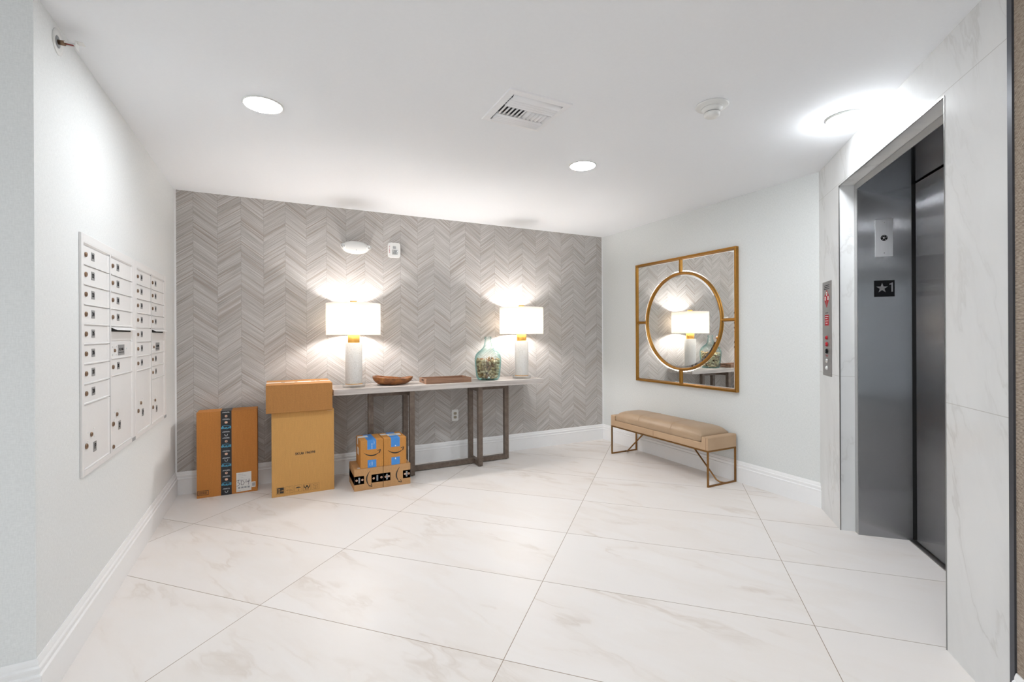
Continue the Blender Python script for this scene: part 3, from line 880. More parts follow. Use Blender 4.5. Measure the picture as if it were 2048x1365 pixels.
CORKS = '79 709 231 854 516 67;130 -730 230 810 582 -70;-508 461 234 -974 220 59;588 -474 229 -860 -507 -54;-371 655 364 -761 482 -434;519 -755 379 -861 -495 -119;-731 356 453 -985 171 27;-605 -495 404 678 684 270;702 -358 491 850 525 46;537 611 436 -22 986 -164;-587 610 514 762 -478 437;147 -748 527 405 -818 410;800 438 378 6 -740 -672;-283 891 435 -628 141 766;-689 -36 328 913 134 385;807 131 453 899 -416 -137;-839 99 497 909 92 406;-459 -791 397 -121 552 -825;910 449 701 -218 669 710;-819 -209 488 902 162 400;-995 -116 696 113 -994 -6;784 145 720 935 -320 -152;-736 427 711 840 -542 20;-192 -784 472 37 -995 -95;-661 -575 648 113 924 364;657 -579 696 -881 368 297;624 619 703 -477 -871 117;-44 -884 674 64 -991 -114;-124 995 614 -601 51 797;419 790 697 -454 -864 218;-712 533 944 -922 383 52;855 299 912 932 -334 -140;-690 790 871 -146 -286 -947;-735 -252 923 -984 136 113;410 -787 766 791 -612 23;171 846 624 -499 -666 554;-226 -1010 842 543 -224 810;909 0 934 -967 228 111;-429 818 839 150 786 600;-811 -625 849 597 -790 137;585 690 946 -307 -939 158;-782 -574 1181 -366 -550 750;139 -890 886 -495 831 252;1044 171 1155 174 -981 86;4 919 873 739 579 -346;-411 -800 884 -760 -627 171;394 996 1052 75 -151 -986;721 -623 942 871 424 -248;-413 642 1071 -830 -93 550;-501 -620 1045 -560 -706 434;-902 -315 1187 -940 -324 -102;-164 -698 1094 637 768 -63;867 -258 914 -468 201 861;751 574 1168 -64 -994 92;-864 254 860 -908 188 -375;69 -978 1174 -842 -490 224;117 936 1102 158 980 -117;989 -384 1157 367 930 -5;495 623 1212 -58 -978 200;-515 776 1405 -521 852 48;602 -881 1218 -795 -561 231;912 589 1398 -534 845 27;-284 1026 1163 -894 -194 404;-1075 -36 1099 98 251 -963;260 649 1309 -116 -991 63;346 -764 1346 604 615 -507;599 585 1460 487 -872 -46;820 -549 1409 -834 -83 -546;-70 950 1376 -444 896 -18;-931 220 1144 -360 814 -456;602 -918 1485 -803 -548 232;950 162 1423 890 -456 -21;-648 214 1223 405 -853 329;-355 -1025 1234 -482 268 -834;812 -301 1341 876 64 478;331 1039 1428 -951 286 -116;558 -573 1550 832 -341 437;803 557 1685 697 692 -187;-724 611 1329 509 -786 350;709 8 1505 -876 398 -273;-272 847 1494 -463 884 -65;-752 -290 1475 157 908 388;302 863 1642 330 879 344;-148 -731 1533 284 915 286;-713 856 1665 474 425 771;-615 -737 1428 -189 -846 -499;294 -665 1664 -684 682 261;-92 967 1631 489 -872 22;-923 285 1406 -904 282 -320;64 -969 1548 -25 806 592;1092 -155 1671 137 990 35;-1085 244 1792 176 757 -629;-442 -868 1563 -312 -881 -355;606 -238 1795 39 973 -226;95 1126 1788 155 -31 -988;-1042 -402 1562 58 5 -998;586 -784 1821 367 -927 -79;640 919 1723 418 -317 -851;-472 531 1633 -761 639 -111;-228 -950 1729 -267 -920 -285;1078 -204 1976 132 974 -184;-249 765 1755 567 -820 74;-989 -151 1626 -590 67 -805;864 -712 1843 364 460 -810;-840 485 1559 -685 461 -564;-820 -555 1645 -201 -854 -481;290 149 1661 -363 906 219;-416 609 1875 -609 764 -211;-541 -270 1686 -250 767 591;-128 970 1884 592 -806 32;-966 105 1601 -888 91 -452;-450 -869 1838 -299 -881 -366;-688 287 1887 -920 -312 237;-641 -732 1734 266 874 407;330 -374 1830 -268 -320 909;-7 185 1683 -403 721 -564;232 -963 1814 -430 -813 -393;954 236 1672 930 328 -169;-390 898 1994 686 -723 85;-147 -566 1947 -840 7 543;-26 -981 1902 340 922 184;454 1015 2055 -818 354 -453;-951 578 1829 -424 -658 623;77 -255 1743 652 660 374;434 116 1880 -818 -492 299;-730 668 1980 189 -883 -429;-381 -430 1834 -667 313 676;863 -214 1828 1 999 -35;133 579 1798 -643 -697 -318;-795 -774 1936 -656 693 -299;-281 -205 1930 706 -365 -606;680 709 1890 993 92 70;-1062 -293 1944 287 -958 15;-520 71 1899 950 313 -5;759 438 2009 -238 773 588;1062 340 1927 -251 780 -573'
def corks():
    random.seed(11)
    protos = []
    for m_ in CORK:
        me = bpy.data.meshes.new('cork')
        mb = MB().lathe([(.0001, -.0235), (.0108, -.0235), (.0116, -.0225), (.0118, 0), (.0116, .0225), (.0108, .0235), (.0001, .0235)], 14)
        me.from_pydata(mb.v, [], mb.f); me.polygons.foreach_set('use_smooth', [len(f) and True for f in mb.f]); me.materials.append(m_)
        protos.append(me)
    for k, row in enumerate(CORKS.split(';')):
        a = [float(v) for v in row.split()]
        p = Vector(a[:3]) / 10000; d = Vector(a[3:]).normalized()
        me = protos[random.choice((0, 0, 1, 2, 2, 3, 4, 5, 5))]
        o = link(bpy.data.objects.new('cork', me))
        o.location = (JX_ + p.x * .985, JY_ + p.y * .985, TT + .002 + p.z)
        o.rotation_euler = d.to_track_quat('Z', 'Y').to_euler()
        tag(o, 'wine cork heaped inside the pale teal glass jug', 'cork', 'wine corks in the glass jug')
corks()

# ------------------------------------------------------------------ cardboard boxes
def decal(parent, name, polys, mat, th=.0004, y=0.0, origin=(0, 0), lab=None):
    """flat printed shapes on a face at local y (facing -y); polys are lists of (x,z)"""
    mb = MB()
    for p in polys: mb.prism([(origin[0] + a, origin[1] + b) for a, b in p], y - th, y, 'y')
    return mb.build(name, mat, parent, label=lab)
def rect(x0, x1, z0, z1): return [(x0, z0), (x1, z0), (x1, z1), (x0, z1)]
def frame(x0, x1, z0, z1, t=.001):
    return [rect(x0, x1, z0, z0 + t), rect(x0, x1, z1 - t, z1), rect(x0, x0 + t, z0 + t, z1 - t), rect(x1 - t, x1, z0 + t, z1 - t)]
def stroke(pts, w):
    """poly-line as quads"""
    out = []
    for a, b in zip(pts[:-1], pts[1:]):
        a, b = Vector(a), Vector(b); d = (b - a)
        if d.length < 1e-6: continue
        d.normalize(); n = Vector((-d.y, d.x)) * w / 2; e = d * w * .25
        out.append([tuple(a - e - n), tuple(b + e - n), tuple(b + e + n), tuple(a - e + n)])
    return out
def circle(cx, cz, r, n=16): return [(cx + r * math.cos(2 * PI * k / n), cz + r * math.sin(2 * PI * k / n)) for k in range(n)]
def ring(cx, cz, r, w, n=18):
    P_ = lambda q, k: (cx + q * math.cos(2 * PI * k / n), cz + q * math.sin(2 * PI * k / n))
    return [[P_(r - w / 2, k), P_(r + w / 2, k), P_(r + w / 2, k + 1), P_(r - w / 2, k + 1)] for k in range(n)]
def smile(cx, cz, s, rot=0):
    """curved arrow mark"""
    polys = []
    n = 18
    def arc(t, off):
        x = -1 + 1.85 * t
        z = .30 - 1.0 * t * (1.12 - t) * 1.35 + .06 * t
        return x, z - off
    for i in range(n):
        t0, t1 = i / n, (i + 1) / n
        w0 = .03 + .10 * math.sin(PI * t0) ; w1 = .03 + .10 * math.sin(PI * t1)
        a, b = arc(t0, 0), arc(t1, 0)
        polys.append([(a[0], a[1] - w0), (b[0], b[1] - w1), (b[0], b[1] + w1 * .3), (a[0], a[1] + w0 * .3)])
    polys += stroke([(.62, .42), (.98, .50), (.86, .10)], .075)
    polys += stroke([(.80, .22), (.97, .48)], .05)
    c, s_ = math.cos(rot), math.sin(rot)
    return [[(cx + s * (x * c - z * s_), cz + s * (x * s_ + z * c)) for x, z in p] for p in polys]
def dashes(x0, x1, z, h, seed=0):
    random.seed(seed); out = []; x = x0
    while x < x1 - .001:
        w = random.uniform(.0015, .006)
        out.append(rect(x, min(x + w, x1), z, z + h)); x += w + random.uniform(.0008, .0018)
    return out

def fold(parent, path, a0, a1, mat, axis, name='tape', th=.0006, label=None):
    """one strip of tape folded round a box: path = right-angled line on the box surface, kept on its left side outward"""
    n = len(path); out = []
    for i, p in enumerate(path):
        d0 = Vector(path[i]) - Vector(path[i - 1]) if i else Vector(path[1]) - Vector(path[0])
        d1 = Vector(path[i + 1]) - Vector(path[i]) if i < n - 1 else d0
        d0.normalize(); d1.normalize()
        o0, o1 = Vector((-d0.y, d0.x)), Vector((-d1.y, d1.x))
        o = o0 + o1 if (o0 - o1).length > .1 else o0
        out.append((p[0] + o.x * th, p[1] + o.y * th))
    return MB().prism(list(path) + out[::-1], a0, a1, axis).build(name, mat, parent, label=label)

def carton(name_label, x0, x1, y0, y1, z0, h, mat, rot=0, seam=True):
    t = thing('cardboard_box', name_label, 'box', ((x0 + x1) / 2, (y0 + y1) / 2, z0), rot)
    w, d = (x1 - x0) / 2, (y1 - y0) / 2
    g = .0015
    body = MB().box(-w, w, -d, d, 0, h - .003).build('box_body', mat, t, bevel=.0015)
    MB().box(-w + .001, w - .001, -d + .0005, -g, h - .003, h).build('flap', mat, body, bevel=.0008)
    MB().box(-w + .001, w - .001, g, d - .0005, h - .003, h).build('flap', mat, body, bevel=.0008)
    return t, w, d

# tall flat box with black tape leaning room by the left wall
t, w, d = carton('tall flat brown cardboard box with a vertical black tape and a white label marked 304', -.568, -.152, 4.371, 4.531, 0, .672, M['card_dark'])
cx = -.36
fold(t, [(-d, .0005), (-d, .672), (d, .672), (d, .60)], -.407 - cx, -.333 - cx, M['tape_black'], 'x')
tapey = -d - .0006
zt = lambda y: (1322 - y) * .000545 + .002
tx0 = -.370 - cx
wl, pe, cy = [], [], []
for k, y in enumerate((120, 222, 405, 496, 688, 790, 972, 1060, 1242)): wl += dashes(tx0 - .026, tx0 + .026, zt(y), .0028, k) + dashes(tx0 - .022, tx0 + .022, zt(y) + .006, .0022, k + 40)
for y in (168, 537, 1003): pe += ring(tx0, zt(y), .0065, .0055)
for y in (262, 725, 1100): pe += [[(tx0 + .011 * math.cos(a), zt(y) + .0085 * math.sin(a) + (.002 if math.sin(a) > 0 else 0)) for a in [2 * PI * q / 14 for q in range(14)]]]
for y in (447, 820, 1278):
    wl += stroke([(tx0 - .011, zt(y) + .007), (tx0 - .007, zt(y) - .004), (tx0, zt(y) - .008), (tx0 + .007, zt(y) - .004), (tx0 + .011, zt(y) + .007)], .003)
    wl += [circle(tx0 - .009, zt(y) + .004, .003, 8), circle(tx0 + .009, zt(y) + .004, .003, 8)]
decal(t, 'tape_lettering', wl, M['print_white'], .0002, tapey)
decal(t, 'tape_symbol', pe, M['print_peach'], .0002, tapey)
for y in (340, 612, 895, 1172):
    text('tape_word', 'prime', .029, M['print_cyan'], t, (tx0, tapey - .0002, zt(y) - .002), (PI / 2, PI, 0), bold=.0004)
    arc = [(tx0 + .026 * math.cos(a), zt(y) + .009 + .010 * math.sin(a)) for a in [PI * q / 12 for q in range(13)]]
    cy += stroke(arc, .0026) + stroke([(tx0 - .026, zt(y) + .017), (tx0 - .026, zt(y) + .008), (tx0 - .018, zt(y) + .010)], .002)
decal(t, 'tape_arc', cy, M['print_cyan'], .0002, tapey)
lx0, lx1 = -.302 - cx, -.196 - cx
decal(t, 'shipping_label', [[(lx0, .010), (lx1, .014), (lx1, .167), (lx0, .165)]], M['paper_white'], .0006, -d)
pr = []
for k, z in enumerate((.152, .146, .138, .122, .108, .102)): pr += dashes(lx0 + .012, lx0 + .05 + .01 * (k % 3), z, .0018, 70 + k)
for k in range(4): pr += [rect(lx0 + .012 + k * .022, lx0 + .028 + k * .022, .036, .050)]
pr += dashes(lx0 + .006, lx0 + .030, .018, .003, 5)
decal(t, 'label_print', pr, M['grille_grey'], .0002, -d - .0006)
hw = stroke([(.002, .100), (.020, .106), (.010, .085), (.022, .080), (.018, .062), (.004, .058)], .0028) \
    + stroke([(.034, .096), (.033, .066), (.048, .064), (.056, .080), (.048, .096), (.030, .098)], .0028) \
    + stroke([(.070, .104), (.066, .082), (.092, .086)], .0028) + stroke([(.090, .108), (.086, .060)], .0028) + stroke([(.074, .088), (.098, .094)], .0028)
decal(t, 'handwriting', [[(lx0 + a, b) for a, b in p] for p in hw], M['ink'], .0003, -d - .0008)
decal(t, 'small_label', [rect(-.195 - cx, -.166 - cx, .036, .080)], M['paper_white'], .0006, -d)
decal(t, 'barcode', [rect(-.190 - cx + k * .0024, -.1888 - cx + k * .0024, .044, .072) for k in range(9)], M['ink'], .0002, -d - .0006)
decal(t, 'printed_mark', frame(-.563 - cx, -.490 - cx, .021, .058, .0035) + [rect(-.555 - cx + k * .0046, -.5528 - cx + k * .0046, .029, .050) for k in range(12)], M['print_black'], .0003, -d)

# tall tan box with the stock number
t, w, d = carton('tall tan cardboard box printed SKU# 196398 with handling symbols', -.046, .413, 4.116, 4.516, 0, .667, M['card_tan'])
cx = .1835
text('stock_number', 'SKU# 196398', .0262, M['print_black'], t, (.195 - cx, -d - .0003, .326), (PI / 2, R(-.9), 0), bold=.0006)
z0, z1 = .021, .074
def cell(k): return (-.013 + k * .0638 - cx, .042 + k * .0638 - cx)
syms = []
a, b = cell(0)
decal(t, 'handling_symbol', frame(a, b, z0, z1, .0014) + [rect(a + .005, b - .004, z0 + .005, z1 - .004)], M['print_black'], .0003, -d)
decal(t, 'symbol_arrows', stroke([(a + .018, .030), (a + .018, .060)], .005) + [[(a + .010, .056), (a + .026, .056), (a + .018, .066)]] + stroke([(a + .028, .046), (a + .046, .046)], .004)
      + [[(a + .043, .040), (a + .043, .052), (a + .050, .046)], rect(a + .012, a + .024, .030, .034)], M['card_tan'], .0003, -d - .0003)
s1 = []
a, b = cell(1); s1 += frame(a, b, z0, z1, .0010)
s1 += stroke([(a + .006, .046), (a + .014, .040), (a + .020, .046), (a + .012, .050)], .0016) + ring(a + .032, .042, .006, .0016) + stroke([(a + .038, .044), (a + .048, .038)], .0016) + [circle(a + .020, .062, .0014, 8), circle(a + .030, .064, .0014, 8), circle(a + .046, .060, .0014, 8)]
a, b = cell(2); s1 += frame(a, b, z0, z1, .0010); c_ = (a + b) / 2
s1 += [[(c_ + .018 * math.cos(q), .050 + .011 * math.sin(q)) for q in [PI * k / 12 for k in range(13)]]] + stroke([(c_, .052), (c_, .032), (c_ + .004, .030), (c_ + .006, .034)], .0020)
a, b = cell(3); s1 += frame(a, b, z0, z1, .0010); c_ = (a + b) / 2
s1 += [circle(c_, .056, .0085, 12)]
for s in (-1, 1):
    s1 += stroke([(c_ + s * .021, .064), (c_ + s * .019, .050), (c_ + s * .009, .042), (c_ + s * .007, .028)], .0055) + stroke([(c_ + s * .012, .050), (c_ + s * .006, .044)], .004)
a, b = cell(4); s1 += frame(a, b, z0, z1, .0010); c_ = (a + b) / 2
for z in (.034, .044, .054): s1 += stroke([(c_ - .020, z), (c_, z - .008), (c_ + .020, z)], .0012)
s1 += stroke([(c_ - .020, .060), (c_, .068), (c_ + .020, .060), (c_, .054), (c_ - .020, .060)], .0012) + stroke([(c_, .028), (c_, .054)], .001)
decal(t, 'handling_symbol', s1, M['print_black'], .0003, -d)
decal(t, 'pale_scuff', [rect(.36 - cx, .40 - cx, .652, .654)], M['print_peach'], .0002, -d)

# brown box lying on top of it
t, w, d = carton('wide brown cardboard box lying on top of the tall tan box', -.084, .398, 4.080, 4.500, .6675, .219, M['card_brown'], R(.15))
fold(t, [(-w, .150), (-w, .219), (w, .219), (w, .150)], -.028, .028, M['paper_white'], 'y', label='clear whitish packing tape')
pr = MB()
random.seed(3)
x = -w + .12
while x < -w + .20:
    k = random.uniform(.004, .008); pr.box(x, x + k, -.13, -.115, .2190, .2193); x += k + .002
x = -w + .02
while x < w - .03:
    k = random.uniform(.01, .03)
    if random.random() < .6: pr.box(x, x + k, -.014, .012, .2196, .2199)
    x += k + .012
pr.build('printed_mark', M['print_black'], t)

def carton_low(label, x0, x1, extra_left):
    t, w, d = carton(label, x0, x1, 3.966, 4.262, 0, .177, M['card_pale'])
    segs = [(x0, x0 + .077), (x1 - .094, x1)] if extra_left else [(x0, x0 + .058), (x1 - .064, x1)]
    cx = (x0 + x1) / 2
    mb = MB()
    (a, b), (c, e) = segs
    fold(t, [(b - cx, -d), (-w, -d), (-w, d)], .053, .120, M['tape_black'], 'z', th=-.0006)
    fold(t, [(w, d), (w, -d), (c - cx, -d)], .053, .120, M['tape_black'], 'z', th=-.0006)
    pe, wl = [], []
    for a, b in segs:
        a -= cx; b -= cx; m_ = (a + b) / 2
        pe += ring(a + .018, .088, .006, .005) + ring(b - .014, .088, .006, .005)
        for k in range(3): wl += [rect(m_ - .006 + k * .005, m_ - .0042 + k * .005, .064, .110)]
    decal(t, 'tape_symbol', pe, M['print_peach'], .0002, -d - .0006)
    decal(t, 'tape_lettering', wl, M['print_white'], .0002, -d - .0006)
    sx_ = (.652 if extra_left else .895) - cx
    decal(t, 'arrow_mark', smile(sx_ + .004, .088, .066, -PI / 2), M['print_black'], .0003, -d)
    return t
t = carton_low('small black-taped box at floor level left, under the stacked box', .550, .7795, True)
MB().box(-.085, -.045, -.125, -.098, .177, .1776).build('shipping_label', M['paper_white'], t)
t = carton_low('small black-taped box at floor level right, next to the table leg', .7825, 1.009, False)

def carton_top(label, x0, x1, yt0, yt1):
    t, w, d = carton(label, x0, x1, 3.972, 4.215, .1777, .226, M['card_small'])
    cx = (x0 + x1) / 2; a, b = yt0 - cx, yt1 - cx
    h = .226
    fold(t, [(-d, h - .075), (-d, h), (d, h), (d, h - .06)], a, b, M['tape_blue'], 'x', label='blue packing tape')
    MB().box(a + .002, b, -d - .0006, -d, 0.0005, .064).build('tape', M['tape_blue'], t, label='blue packing tape')
    m_ = (a + b) / 2
    decal(t, 'arrow_mark', smile(m_ + .004, .108, .068), M['print_black'], .0003, -d)
    return t, w, d, a, b
t, w, d, a, b = carton_top('small blue-taped box stacked left, its white label at the top left corner', .601, .7845, .655, .726)
m_ = (a + b) / 2
MB().box(-w + .002, a + .03, .010, .075, .2268, .2274).box(-w - .0006, -w, .02, .06, .17, .2265).box(-w - .0006, -w, -.02, .05, .09, .15).build('shipping_label', M['paper_white'], t)
decal(t, 'tape_lettering', [rect(m_ - .002, m_ + .004, .158 + k * .009, .163 + k * .009) for k in range(5)] + [rect(m_ - .001, m_ + .005, .018 + k * .008, .023 + k * .008) for k in range(4)]
      + stroke([(m_ + .014 + .006 * math.sin(q), .205 + .014 * math.cos(q)) for q in [PI * k / 8 for k in range(9)]], .002)
      + stroke([(m_ - .012 - .006 * math.sin(q), .030 + .012 * math.cos(q)) for q in [PI * k / 8 for k in range(9)]], .002), M['print_white'], .0002, -d - .0006)
t, w, d, a, b = carton_top('small blue-taped box stacked right, two white labels across its top', .7885, .976, .848, .921)
m_ = (a + b) / 2
MB().box(-w + .004, -w + .052, .030, .085, .2262, .2268).box(a - .005, w - .02, -.02, .055, .2267, .2273).build('shipping_label', M['paper_white'], t)
pr = MB()
for k in range(9): pr.box(a + .012 + k * .007, a + .015 + k * .007, -.004, .030, .2273, .2275)
pr.build('label_print', M['ink'], t)
decal(t, 'tape_lettering', [circle(m_, .160, .005, 10), circle(m_, .050, .005, 10), rect(m_ - .003, m_ + .003, .056, .060)], M['print_white'], .0002, -d - .0006)

# ------------------------------------------------------------------ wall devices on the back wall
def superoval(a, b, n=48, e=2.6):
    out = []
    for k in range(n):
        q = 2 * PI * k / n; c, s = math.cos(q), math.sin(q)
        out.append((a * abs(c) ** (2 / e) * (1 if c >= 0 else -1), b * abs(s) ** (2 / e) * (1 if s >= 0 else -1)))
    return out
t = thing('emergency_light', 'white oval emergency light with two small heads on the patterned wall', 'emergency light', (.652, YB, 2.092))
mb = MB()
lay = [(1.0, 0), (1.0, -.022), (.96, -.038), (.86, -.052), (.66, -.062), (.35, -.067), (.01, -.068)]
o_ = [(x, z) for x, z in superoval(.122, .060, 56, 2.1)]
vs = [(x * k, y, z * k - (0.004 if y < -.03 else 0)) for k, y in lay for x, z in o_]
n = len(o_)
fs = [(i * n + j, i * n + (j + 1) % n, (i + 1) * n + (j + 1) % n, (i + 1) * n + j) for i in range(len(lay) - 1) for j in range(n)] + [tuple(range(n))]
mb.add(vs, fs, True).build('housing', M['white_plastic'], t)
for s in (-1, 1):
    hd = MB().lathe([(.0001, 0), (.012, 0), (.022, .012), (.025, .030), (.023, .036), (.0001, .036)], 28).xform(Matrix.Translation((s * .100, -.030, .006)) @ Matrix.Rotation(s * R(28), 4, 'Z') @ Matrix.Rotation(R(98), 4, 'X')).build('lamp_head', M['white_plastic'], t)
    MB().lathe([(.0001, .0365), (.017, .0365), (.012, .041), (.0001, .042)], 20).xform(Matrix.Translation((s * .100, -.030, .006)) @ Matrix.Rotation(s * R(28), 4, 'Z') @ Matrix.Rotation(R(98), 4, 'X')).build('lens', M['chrome'], hd)
MB().lathe([(.0001, 0), (.004, 0), (.003, .003), (.0001, .003)], 12).xform(Matrix.Translation((0, -.064, -.030)) @ Matrix.Rotation(PI / 2, 4, 'X')).build('test_button', M['grille_grey'], t)

t = thing('fire_alarm', 'white rectangular fire alarm strobe with red lettering on the patterned wall', 'fire alarm', (1.008, YB, 2.094))
MB().prism(superoval(.0585, .0715, 48, 7), -.034, 0, 'y').build('housing', M['white_plastic'], t, bevel=.004)
decal(t, 'sounder_grille', [rect(-.016, .014, .034 - k * .0042, .0365 - k * .0042) for k in range(6)], M['grille_grey'], .0006, -.034)
decal(t, 'strobe_frame', frame(-.024, .030, -.044, .002, .003), M['grille_grey'], .0008, -.034)
MB().box(-.020, .026, -.040, -.034, -.040, -.002).build('strobe_lens', M['acrylic'], t, bevel=.002)
MB().box(-.012, .018, -.0385, -.0345, -.033, -.009).build('strobe_reflector', M['chrome'], t, bevel=.001)
for k, ch in enumerate('FIRE'): text('red_lettering', ch, .017, M['red'], t, (-.047, -.0345, .030 - k * .018), bold=.0003)
decal(t, 'small_print', dashes(-.014, .016, .010, .0016, 9), M['grille_grey'], .0003, -.034)

t = thing('power_outlet', 'white electrical outlet plate low on the patterned wall under the table', 'outlet', (1.627, YB, .443))
MB().prism(superoval(.036, .059, 40, 9), -.005, 0, 'y').build('cover_plate', M['white_plastic'], t, bevel=.0015)
for s in (-1, 1):
    rc = MB().prism(superoval(.0165, .014, 28, 3.5), -.0065, -.004, 'y').xform(Matrix.Translation((0, 0, s * .0195))).build('receptacle', M['outlet_tan'], t)
    decal(rc, 'slot', [rect(-.007, -.0055, s * .0195 - .003, s * .0195 + .005), rect(.0055, .007, s * .0195 - .003, s * .0195 + .005), circle(0, s * .0195 - .007, .0024, 10)], M['dark_gap'], .0003, -.0065)
MB().lathe([(.0025, 0), (.002, .001), (.0001, .001)], 10).xform(Matrix.Translation((0, -.005, 0)) @ Matrix.Rotation(PI / 2, 4, 'X')).build('screw', M['silver'], t)

# ------------------------------------------------------------------ mirror on the right wall (local x = viewer's right = -y, y into the wall)
def wall_mirror():
    yc, zc, hs = 3.312, 1.394, .628
    t = thing('wall_mirror', 'square brass-framed wall mirror with a round centre pane above the bench', 'mirror', (XR, yc, zc), R(-90))
    f = -.036; bw = .020
    mb = MB().box(-hs, hs, f, 0, hs - bw, hs).box(-hs, hs, f, 0, -hs, -hs + bw).box(-hs, -hs + bw, f, 0, -hs + bw, hs - bw).box(hs - bw, hs, f, 0, -hs + bw, hs - bw)
    mb.build('outer_frame', M['brass'], t, bevel=.003)
    rr = .468
    n = 96
    prof = [(-.010, -.012), (-.010, -.028), (-.006, -.033), (0, -.035), (.006, -.033), (.010, -.028), (.010, -.012)]
    vs = []
    for k in range(n):
        a = 2 * PI * k / n
        for dr, y in prof: vs.append(((rr + dr) * math.cos(a), y, (rr + dr) * math.sin(a)))
    m_ = len(prof)
    fs = [(k * m_ + i, k * m_ + (i + 1) % m_, ((k + 1) % n) * m_ + (i + 1) % m_, ((k + 1) % n) * m_ + i) for k in range(n) for i in range(m_)]
    MB().add(vs, fs, True).build('ring_frame', M['brass'], t)
    for dx, dz in ((1, 0), (-1, 0), (0, 1), (0, -1)):
        a_, b_ = rr + .008, hs - bw
        mb = MB().box(min(a_, b_), b_, -.034, -.012, -.010, .010)
        mb.xform(Matrix.Rotation(math.atan2(dz, dx), 4, 'Y').inverted()).build('cross_bar', M['brass'], t, bevel=.003)
    # panes with ground bevels
    gy, ed, bv = -.020, -.0165, .022
    r1, r2 = rr - .008, rr - .008 - bv
    vs = [(r1 * math.cos(2 * PI * k / n), ed, r1 * math.sin(2 * PI * k / n)) for k in range(n)] + [(r2 * math.cos(2 * PI * k / n), gy, r2 * math.sin(2 * PI * k / n)) for k in range(n)] \
        + [(r1 * math.cos(2 * PI * k / n), ed + .004, r1 * math.sin(2 * PI * k / n)) for k in range(n)]
    fs = [(k, (k + 1) % n, n + (k + 1) % n, n + k) for k in range(n)] + [tuple(n + k for k in range(n))] + [(k, 2 * n + k, 2 * n + (k + 1) % n, (k + 1) % n) for k in range(n)] + [tuple(2 * n + k for k in range(n))[::-1]]
    MB().add(vs, fs).build('round_pane', M['mirror'], t)
    q = hs - bw + .002
    for sx in (-1, 1):
        for sz in (-1, 1):
            def outline(ins):
                ra = rr + .008 + ins; e = q - ins; g = .008 + ins
                a0 = math.asin(min(1, g / ra)); a1 = PI / 2 - a0
                pts = [(e, g), (e, e), (g, e)]
                for k in range(25):
                    a = a1 + (a0 - a1) * k / 24
                    pts.append((ra * math.cos(a), ra * math.sin(a)))
                return [(sx * x, sz * z) for x, z in pts]
            o1, o2 = outline(0), outline(bv * .8)
            m2 = len(o1)
            vs = [(x, ed, z) for x, z in o1] + [(x, gy, z) for x, z in o2] + [(x, ed + .004, z) for x, z in o1]
            fs = [(k, (k + 1) % m2, m2 + (k + 1) % m2, m2 + k) for k in range(m2)] + [tuple(m2 + k for k in range(m2))] + [(k, 2 * m2 + k, 2 * m2 + (k + 1) % m2, (k + 1) % m2) for k in range(m2)] + [tuple(2 * m2 + k for k in range(m2))[::-1]]
            MB().add(vs, fs).build('corner_pane', M['mirror'], t)
    MB().box(-hs + .01, hs - .01, -.011, -.0005, -hs + .01, hs - .01).build('backing_board', M['felt'], t)
wall_mirror()

